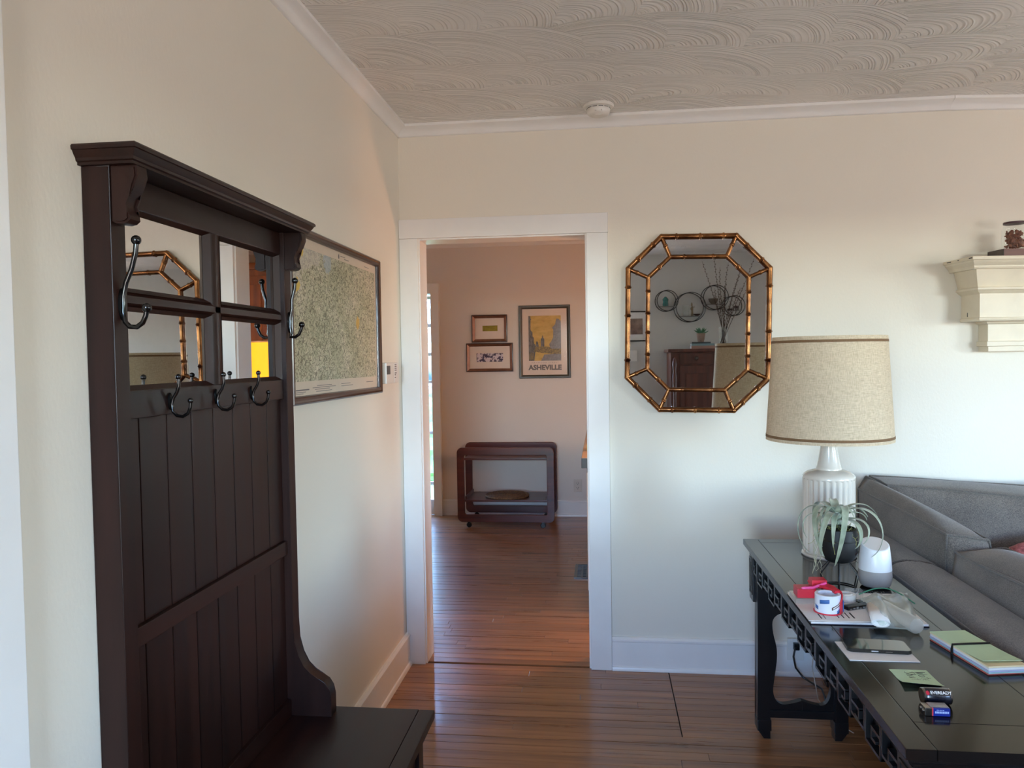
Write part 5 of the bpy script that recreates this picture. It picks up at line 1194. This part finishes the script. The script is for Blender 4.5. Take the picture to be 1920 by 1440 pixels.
    MB().box(.683, .758, 3.443, 3.4495, .226, .340, bev=.002).build('cover_plate', pm('beige_plastic', (206, 194, 180), .45), o)
    m = MB()
    for z in (.262, .304):
        for x in (.711, .727): m.box(x-.0018, x+.0018, 3.4422, 3.4432, z-.001, z+.009)
        m.box(.717, .723, 3.4422, 3.4432, z-.012, z-.006)
    m.build('socket_slots', M_INK, o, smooth=False)
    # floor vent
    v = thing('floor_vent', (.86, 1.62, 0), 'dark metal floor vent grille in the kitchen floor boards', 'vent')
    m = MB(); xa, xb, ya, yb = .752, 1.05, 1.455, 1.79
    for x0, x1, y0, y1 in ((xa, xb, ya, ya+.02), (xa, xb, yb-.02, yb), (xa, xa+.02, ya+.02, yb-.02), (xb-.02, xb, ya+.02, yb-.02)): m.box(x0, x1, y0, y1, .0005, .006)
    m.build('rim', M_IRON, v, smooth=False); m = MB()
    for i in range(1, 9): m.box(xa+.02, xb-.02, ya+.02+i*.0328-.005, ya+.02+i*.0328+.005, .0012, .0045)
    for i in range(1, 8): m.box(xa+.02+i*.0322-.005, xa+.02+i*.0322+.005, ya+.02, yb-.02, .0010, .0042)
    m.build('grille', M_IRON, v, smooth=False); MB().box(xa+.02, xb-.02, ya+.02, yb-.02, .0003, .0009).build('dark_opening', M_BLACK, v, smooth=False)
    # counter with black edge, base cabinet set back
    c = thing('kitchen_counter', (1.15, 1.55, 0), 'kitchen counter with a tan top and thick black edge at the right of the doorway', 'counter')
    MB().box(.832, 1.50, .730, 2.389, .898, .901).build('counter_surface', pm('tan_laminate', (186, 160, 134), .35, var=.06, scale=30), c, smooth=False)
    MB().box(.830, 1.502, .728, 2.391, .842, .8985, bev=.002).build('counter_edge', pm('black_counter_edge', (40, 36, 30), .35, var=.15), c)
    MB().box(.872, 1.46, .76, 2.36, .09, .842).build('base_panel', pm('cream_cabinet_paint', (226, 208, 188), .45, var=.03), c, smooth=False)
    MB().box(.92, 1.42, .80, 2.32, 0.0, .09).build('toe_kick', M_BLACK, c, smooth=False)
    for y in (.78, 1.31, 1.84): MB().box(.858, .872, y, y+.50, .13, .81, bev=.003).build('cabinet_door', pm('cream_cabinet_door', (228, 210, 190), .45, var=.03), c)
    y_ = tag(MB().box(.856, .93, 1.02, 1.10, .9015, .945, bev=.002).build('yellow_box', pm('bright_yellow_card', (240, 226, 90), .5)), 'small bright yellow box standing on the kitchen counter', 'box')
    # tan cabinet at the left, just behind the door jamb
    t = thing('tan_cabinet', (-.4, .75, 0), 'low tan cabinet just inside the doorway on the left', 'cabinet')
    TN = pm('tan_cabinet_finish', (196, 158, 116), .5, var=.06, scale=12, stretch=(1, 1, .2))
    MB().box(-.66, -.130, .45, 1.065, .0, .835, bev=.003).build('body', TN, t); MB().box(-.67, -.122, .44, 1.073, .836, .862, bev=.003).build('top', TN, t)
    # tall cupboard and lamp, seen only in the hall tree mirror
    HW = wood('honey_oak_cupboard', (98, 56, 24), (158, 102, 54), .4, 2, 16, ring=False)
    u = thing('wooden_cupboard', (2.3, 3.2, 0), 'tall brown wooden kitchen cupboard seen reflected in the hall tree mirror', 'cupboard')
    MB().box(1.55, 3.05, 3.03, 3.449, 0, 2.30, bev=.004).build('body', HW, u); MB().box(1.52, 3.08, 3.0, 3.449, 2.30, 2.36, bev=.008).build('cornice', HW, u)
    for x in (1.58, 2.07, 2.56):
        for z0, z1 in ((.08, 1.10), (1.16, 2.24)):
            dd = MB().box(x, x+.46, 3.008, 3.03, z0, z1, bev=.003).build('cupboard_door', HW, u); MB().box(x+.07, x+.39, 2.998, 3.008, z0+.08, z1-.08, bev=.004).build('raised_panel', HW, dd)
    s = thing('side_cabinet', (1.95, 2.65, 0), 'low wooden kitchen side cabinet under the amber lamp, seen in the hall tree mirror', 'cabinet')
    MB().box(1.62, 2.35, 2.42, 2.90, .06, .93, bev=.004).build('body', HW, s); MB().box(1.60, 2.37, 2.40, 2.92, .93, .955, bev=.004).build('top', HW, s)
    for x in (1.65, 2.27):
        for y in (2.44, 2.84): MB().box(x, x+.05, y, y+.04, 0, .06).build('foot', HW, s, smooth=False)
    a = thing('amber_lamp', (1.885, 2.62, .955), 'lamp with a glowing amber shade seen reflected in the hall tree mirror', 'lamp')
    MB().lathe([(0, .9555), (.08, .9555), (.08, .965), (.03, .98), (.045, 1.06), (.055, 1.13), (.03, 1.22), (.012, 1.26), (.012, 1.34), (0, 1.34)], (1.885, 2.62, 0), 32).build('base', pm('dark_lamp_base', (70, 48, 36), .3), a)
    MB().lathe([(.185, 1.27), (.175, 1.632), (.173, 1.632), (.183, 1.27), (.185, 1.27)], (1.885, 2.62, 0), 48).build('shade', emit('glowing_amber_shade', (1.0, .40, .018), 1.5), a)
    MB().lathe([(.1765, 1.630), (.1765, 1.642), (.1725, 1.642), (.1725, 1.630), (.1765, 1.630)], (1.885, 2.62, 0), 48).build('shade_trim', pm('cream_trim', (236, 214, 170), .7), a)
    # added globe lamp, out of view, put in to cast the doorway's warm light
    p = thing('added_pendant_lamp', (1.55, .76, 1.17), 'added globe pendant lamp, out of view, warming the kitchen doorway', 'lamp')
    MB().sphere((1.55, .76, 1.30), .13, 32).build('globe', emit('added_warm_globe', (1.0, .47, .21), ADDED_PENDANT_STRENGTH), p)
    MB().lathe([(0, 1.42), (.03, 1.42), (.03, 1.48), (.012, 1.50), (0, 1.50)], (1.55, .76, 0), 20).build('cap', M_IRON, p)
    MB().tube([(1.55, .76, 1.49), (1.55, .76, ZC-.02)], .003, 6).build('cord', M_BLACK, p); MB().lathe([(0, ZC-.03), (.05, ZC-.03), (.06, ZC-.001), (0, ZC-.001)], (1.55, .76, 0), 24).build('canopy', M_IRON, p)
kitchen()

# ------------------------------------------------------------------ the wall behind the camera, seen in the octagonal mirror
def rear_wall():
    yw = -5.0
    # tall wooden chest
    CB = wood('red_brown_chest_wood', (62, 30, 22), (118, 66, 48), .4, 2, 14, ring=False)
    r = thing('wooden_chest', (2.05, -4.72, 0), 'tall reddish brown wooden chest seen reflected in the octagonal mirror', 'chest')
    x0, x1, yf, zt = 1.660, 2.52, -4.47, 1.50
    MB().box(x0, x1, -4.97, yf, .06, zt, bev=.004).build('body', CB, r); MB().box(x0-.03, x1+.03, -4.975, yf+.03, zt, zt+.034, bev=.008).build('top', CB, r); MB().box(x0-.02, x1+.02, -4.97, yf+.02, 0, .06, bev=.004).build('plinth', CB, r)
    for x in (x0+.012, x1-.062): MB().lathe([(0, .1), (.022, .1), (.025, .2), (.016, .3), (.024, .6), (.016, 1.0), (.024, 1.25), (.015, 1.3), (.026, 1.38), (.012, 1.44), (0, 1.45)], (x+.025, yf+.01, 0), 16).build('turned_column', CB, r)
    for a, b in ((x0+.09, (x0+x1)/2-.01), ((x0+x1)/2+.01, x1-.09)):
        d = MB().box(a, b, yf, yf+.014, 1.38, 1.485, bev=.004).build('drawer', CB, r); MB().lathe([(0, 0), (.008, 0), (.008, .012), (.020, .016), (.022, .026), (.014, .034), (0, .035)], (0, 0, 0), 20, M=Matrix.Translation(((a+b)/2, yf+.014, 1.436)) @ Matrix.Rotation(R(-90), 4, 'X')).build('knob', M_FRAMEDK, d)
        d = MB().box(a, b, yf, yf+.014, .12, 1.36, bev=.004).build('chest_door', CB, r); MB().box(a+.06, b-.06, yf+.014, yf+.020, .2, 1.28, bev=.004).build('raised_panel', CB, d)
    T = zt+.034
    for i, (w, d, h, c, lab) in enumerate(((.24, .17, .030, (168, 132, 120), 'dusty pink book at the bottom of the pile on the chest'), (.235, .16, .022, (120, 150, 156), 'blue-grey book in the middle of the pile on the chest'), (.20, .15, .016, (50, 58, 60), 'thin dark book on top of the pile on the chest'))):
        z = T+(.0005, .0310, .0535)[i]; b = thing('book', (1.99, -4.65, z), lab, 'book', 'books on the chest')
        MB().box(1.875+.004*i, 1.875+w, -4.70, -4.70+d, z, z+.003).build('cover', pm('book_cover_%d' % i, c, .6), b, smooth=False); MB().box(1.875+.004*i, 1.875+w, -4.70, -4.70+d, z+h-.003, z+h).build('cover', bpy.data.materials['book_cover_%d' % i], b, smooth=False)
        MB().box(1.881+.004*i, 1.872+w, -4.697, -4.703+d, z+.003, z+h-.003).build('pages', M_PAPER, b, smooth=False); MB().box(1.875+.004*i, 1.875+w, -4.703+d, -4.70+d, z+.003, z+h-.003).build('spine', bpy.data.materials['book_cover_%d' % i], b, smooth=False)
    zb = T+.0535+.0165
    p = thing('potted_succulent', (1.985, -4.63, zb), 'small spiky succulent in a face pot on the book pile', 'plant'); c = (1.985, -4.63, 0)
    MB().lathe([(0, zb), (.030, zb), (.038, zb+.03), (.043, zb+.07), (.045, zb+.092), (.041, zb+.092), (.039, zb+.08), (0, zb+.078)], c, 28).build('pot', pm('clay_face_pot', (136, 112, 98), .8, var=.15, scale=40), p)
    m = MB(); m.sphere((c[0], c[1]+.043, zb+.045), .008, 10, (.7, 1, 1.4)); m.sphere((c[0]-.014, c[1]+.038, zb+.058), .006, 10); m.sphere((c[0]+.014, c[1]+.038, zb+.058), .006, 10); m.sphere((c[0], c[1]+.039, zb+.026), .008, 10, (1.4, .6, .5)); m.build('face_relief', bpy.data.materials['clay_face_pot'], p)
    SG = pm('succulent_green', (74, 122, 92), .5, var=.2)
    for i in range(18):
        a = i*2.4; e = .25+.9*(i/18); d = Vector((math.cos(a)*math.cos(e), math.sin(a)*math.cos(e), math.sin(e))); b0 = Vector((c[0], c[1], zb+.085)); L = .085-.02*(i/18)
        MB().tube([b0, b0+d*L*.4, b0+d*L*.75+Vector((0, 0, .004)), b0+d*L+Vector((0, 0, .010))], [.006, .0085, .006, .0008], 6).build('leaf', SG, p)
    # glass vase of catkin twigs
    v = thing('twig_vase', (2.225, -4.70, T), 'glass vase of tall bare catkin twigs on the chest', 'vase'); c = (2.225, -4.70, 0)
    MB().lathe([(0, T+.0005), (.046, T+.0005), (.049, T+.01), (.051, T+.225), (.049, T+.225), (.046, T+.012), (0, T+.012)], c, 32).build('glass', M_GLASSJAR, v)
    BK = pm('dark_twig_bark', (62, 46, 38), .8, var=.3, scale=60); CK = pm('catkin_bud', (110, 92, 78), .9)
    tips = [((2.030, 2.46), -.02), ((2.135, 2.50), .05), ((2.215, 2.40), -.06), ((2.245, 2.22), .04), ((2.375, 2.31), .02), ((2.36, 2.15), .08), ((2.55, 2.48), -.03), ((2.51, 2.30), .05), ((2.17, 2.18), -.08), ((2.29, 2.45), -.05), ((2.43, 2.42), -.08)]
    rn = random.Random(2)
    for (tx, tz), dy in tips:
        B = Vector((2.225-(tx-2.225)*.12+rn.uniform(-.01, .01), -4.70+rn.uniform(-.02, .02), T+.02)); E_ = Vector((tx, -4.70+dy*2, tz)); pts = []
        for i in range(15): t = i/14; q = B.lerp(E_, t); pts.append(q+Vector((.015*math.sin(t*5+tx*9)*t, .01*math.sin(t*7)*t, 0)))
        o = MB().tube(pts, [.0042*(1-.7*i/14) for i in range(15)], 6).build('twig', BK, v)
        m = MB()
        for i in range(22):
            t = .38+.6*i/22; k = t*14; q = pts[int(k)].lerp(pts[min(14, int(k)+1)], k-int(k)); d = (E_-B).normalized(); s = 1 if i % 2 else -1
            m.sphere(q+Vector((s*.006, 0, .004)), .0055, 8, (.7, .7, 1.3))
        ob = m.build('buds', CK, o); ob['kind'] = 'stuff'
    # wall rack of four double hoops with little shelves
    h = thing('ring_shelf', (2.05, yw, 1.85), 'black wire wall shelf of four linked double hoops above the chest', 'shelf')
    RG = [(1.661, 2.063, .112), (1.909, 1.988, .158), (2.173, 2.087, .131), (2.369, 1.993, .106)]; sh = [2.003, 1.892, 2.015, 1.945]
    for (x, z, q), zs in zip(RG, sh):
        for dx, dy in ((-.008, -.012), (.008, -.105)):
            MB().tube([(x+dx+q*math.cos(t), yw-dy, z+q*math.sin(t)) for t in [i*math.pi/28 for i in range(56)]], .0042, 8, closed=True).build('hoop', M_IRON, h, angle=80)
        hw = math.sqrt(max(.001, q*q-(zs-z)**2))-.006; MB().box(x-hw, x+hw, yw+.014, yw+.10, zs-.006, zs).build('shelf_board', pm('grey_shelf_board', (128, 126, 122), .5), h, smooth=False)
    def put(name, prof, x, y, z, mat, label, cat, n=28, part='body'):
        o = MB().lathe([(a, z+b+.0004) for a, b in prof], (x, y, 0), n).build(name, mat); return tag(o, label, cat)
    put('glass_insulator', [(0, 0), (.030, 0), (.031, .03), (.028, .036), (.028, .062), (.033, .066), (.031, .078), (.018, .094), (.010, .104), (0, .106)], 1.650, yw+.06, 2.003, pm('teal_glass', (20, 96, 90), .12, coat=.5), 'small teal glass insulator on the leftmost hoop shelf', 'insulator')
    put('drinking_glass', [(0, 0), (.032, 0), (.042, .118), (.040, .118), (.030, .005), (0, .005)], 1.868, yw+.055, 1.892, M_GLASSJAR, 'clear drinking glass on the large hoop shelf', 'glass')
    f = thing('brass_figurine', (1.935, yw+.05, 1.892), 'small standing brass figurine on the large hoop shelf', 'figurine'); BZ = pm('dull_brass', (120, 104, 78), .4, .6)
    m = MB()
    m.tube([(1.929, yw+.05, 1.8925), (1.930, yw+.05, 1.925), (1.934, yw+.05, 1.955)], [.007, .006, .009], 8); m.tube([(1.943, yw+.05, 1.8925), (1.941, yw+.05, 1.925), (1.936, yw+.05, 1.955)], [.007, .006, .009], 8)
    m.tube([(1.935, yw+.05, 1.945), (1.936, yw+.05, 1.97), (1.937, yw+.05, 1.992), (1.934, yw+.05, 2.0)], [.010, .012, .010, .005], 10)
    m.tube([(1.928, yw+.05, 1.99), (1.918, yw+.052, 1.972), (1.926, yw+.055, 1.955)], .004, 6); m.tube([(1.945, yw+.05, 1.99), (1.958, yw+.052, 1.984), (1.954, yw+.055, 2.004)], .004, 6); m.build('torso_and_limbs', BZ, f)
    MB().lathe([(0, 1.998), (.006, 2.0), (.009, 2.010), (.007, 2.02), (.006, 2.03), (.002, 2.04), (0, 2.042)], (1.932, yw+.05, 0), 14).build('head', BZ, f)
    o = MB().lathe([(0, .0004), (.012, .0004), (.030, .012), (.038, .022), (.036, .022), (.028, .014), (0, .004)], (0, 0, 0), 24, M=Matrix.Diagonal((1.1, .8, 1, 1))).build('dish', M_FRAMEDK); o.location += Vector((1.985, yw+.055, 1.892)); tag(o, 'small dark dish beside the figurine on the large hoop shelf', 'dish')
    put('brown_bowl', [(0, 0), (.022, 0), (.045, .030), (.054, .060), (.051, .060), (.041, .03), (0, .008)], 2.160, yw+.058, 2.015, pm('carved_brown_bowl', (96, 84, 72), .6, var=.2, scale=60), 'small brown bowl on the third hoop shelf', 'bowl')
    put('grey_tray', [(0, 0), (.018, 0), (.036, .014), (.034, .015), (.016, .004), (0, .004)], 2.335, yw+.055, 1.945, M_GREYMETAL, 'small grey tray on the rightmost hoop shelf', 'tray')
    e = thing('elephant_figurine', (2.405, yw+.055, 1.945), 'tiny dark elephant figurine on the rightmost hoop shelf', 'figurine'); m = MB(); EX, EY, EZ = 2.405, yw+.055, 1.9455
    m.tube([(EX+.022, EY, EZ+.030), (EX+.012, EY, EZ+.034), (EX-.006, EY, EZ+.034), (EX-.016, EY, EZ+.036), (EX-.024, EY, EZ+.038)], [.006, .014, .015, .010, .009], 10)
    m.tube([(EX-.024, EY, EZ+.038), (EX-.032, EY, EZ+.028), (EX-.034, EY, EZ+.012), (EX-.038, EY, EZ+.008)], [.008, .0045, .003, .0022], 8)
    for a, b in ((-.008, -.008), (-.008, .008), (.014, -.008), (.014, .008)): m.tube([(EX+a, EY+b, EZ), (EX+a, EY+b, EZ+.028)], [.0052, .006], 8)
    m.build('body', M_FRAMEDK, e); m = MB()
    for s in (-1, 1): m.sphere((EX-.018, EY+s*.011, EZ+.038), .010, 10, (.8, .25, 1))
    m.build('ears', M_FRAMEDK, e)
    # framed photograph and light switch at the left of the mirror
    M = frame_xyz((1.20, yw, 1.795), (-1, 0, 0), (0, 0, 1)); w, hh = .50, .335
    q = thing('black_framed_picture', (1.20, yw, 1.63), 'black framed photograph with a white mat seen at the left of the mirror', 'picture')
    picture_frame([(0, 0), (0, .018), (.012, .020), (.014, .012), (.014, 0)], w, hh, M).build('frame', M_BLACK, q, angle=25); MB().box(-w/2+.012, w/2-.012, -hh/2+.012, hh/2-.012, .001, .006, M=M).build('mat_board', M_PAPER, q, smooth=False)
    MB().box(-.205, .19, -.090, .085, .006, .0066, M=M).build('photo', pm('brown_building_photo', (150, 124, 108), .6, var=.5, scale=12, col2=(80, 60, 56)), q, smooth=False); MB().box(-w/2+.012, w/2-.012, -hh/2+.012, hh/2-.012, .009, .0102, M=M).build('glass', M_PANE, q, smooth=False)
    s = thing('light_switch', (1.30, yw, 1.41), 'pale light switch plate seen in the left border of the mirror', 'switch'); MB().box(1.26, 1.34, yw, yw+.006, 1.41, 1.53, bev=.002).build('plate', M_PLASTIC, s); MB().box(1.293, 1.307, yw+.006, yw+.014, 1.46, 1.48, bev=.002).build('toggle', M_PLASTIC, s)
rear_wall()
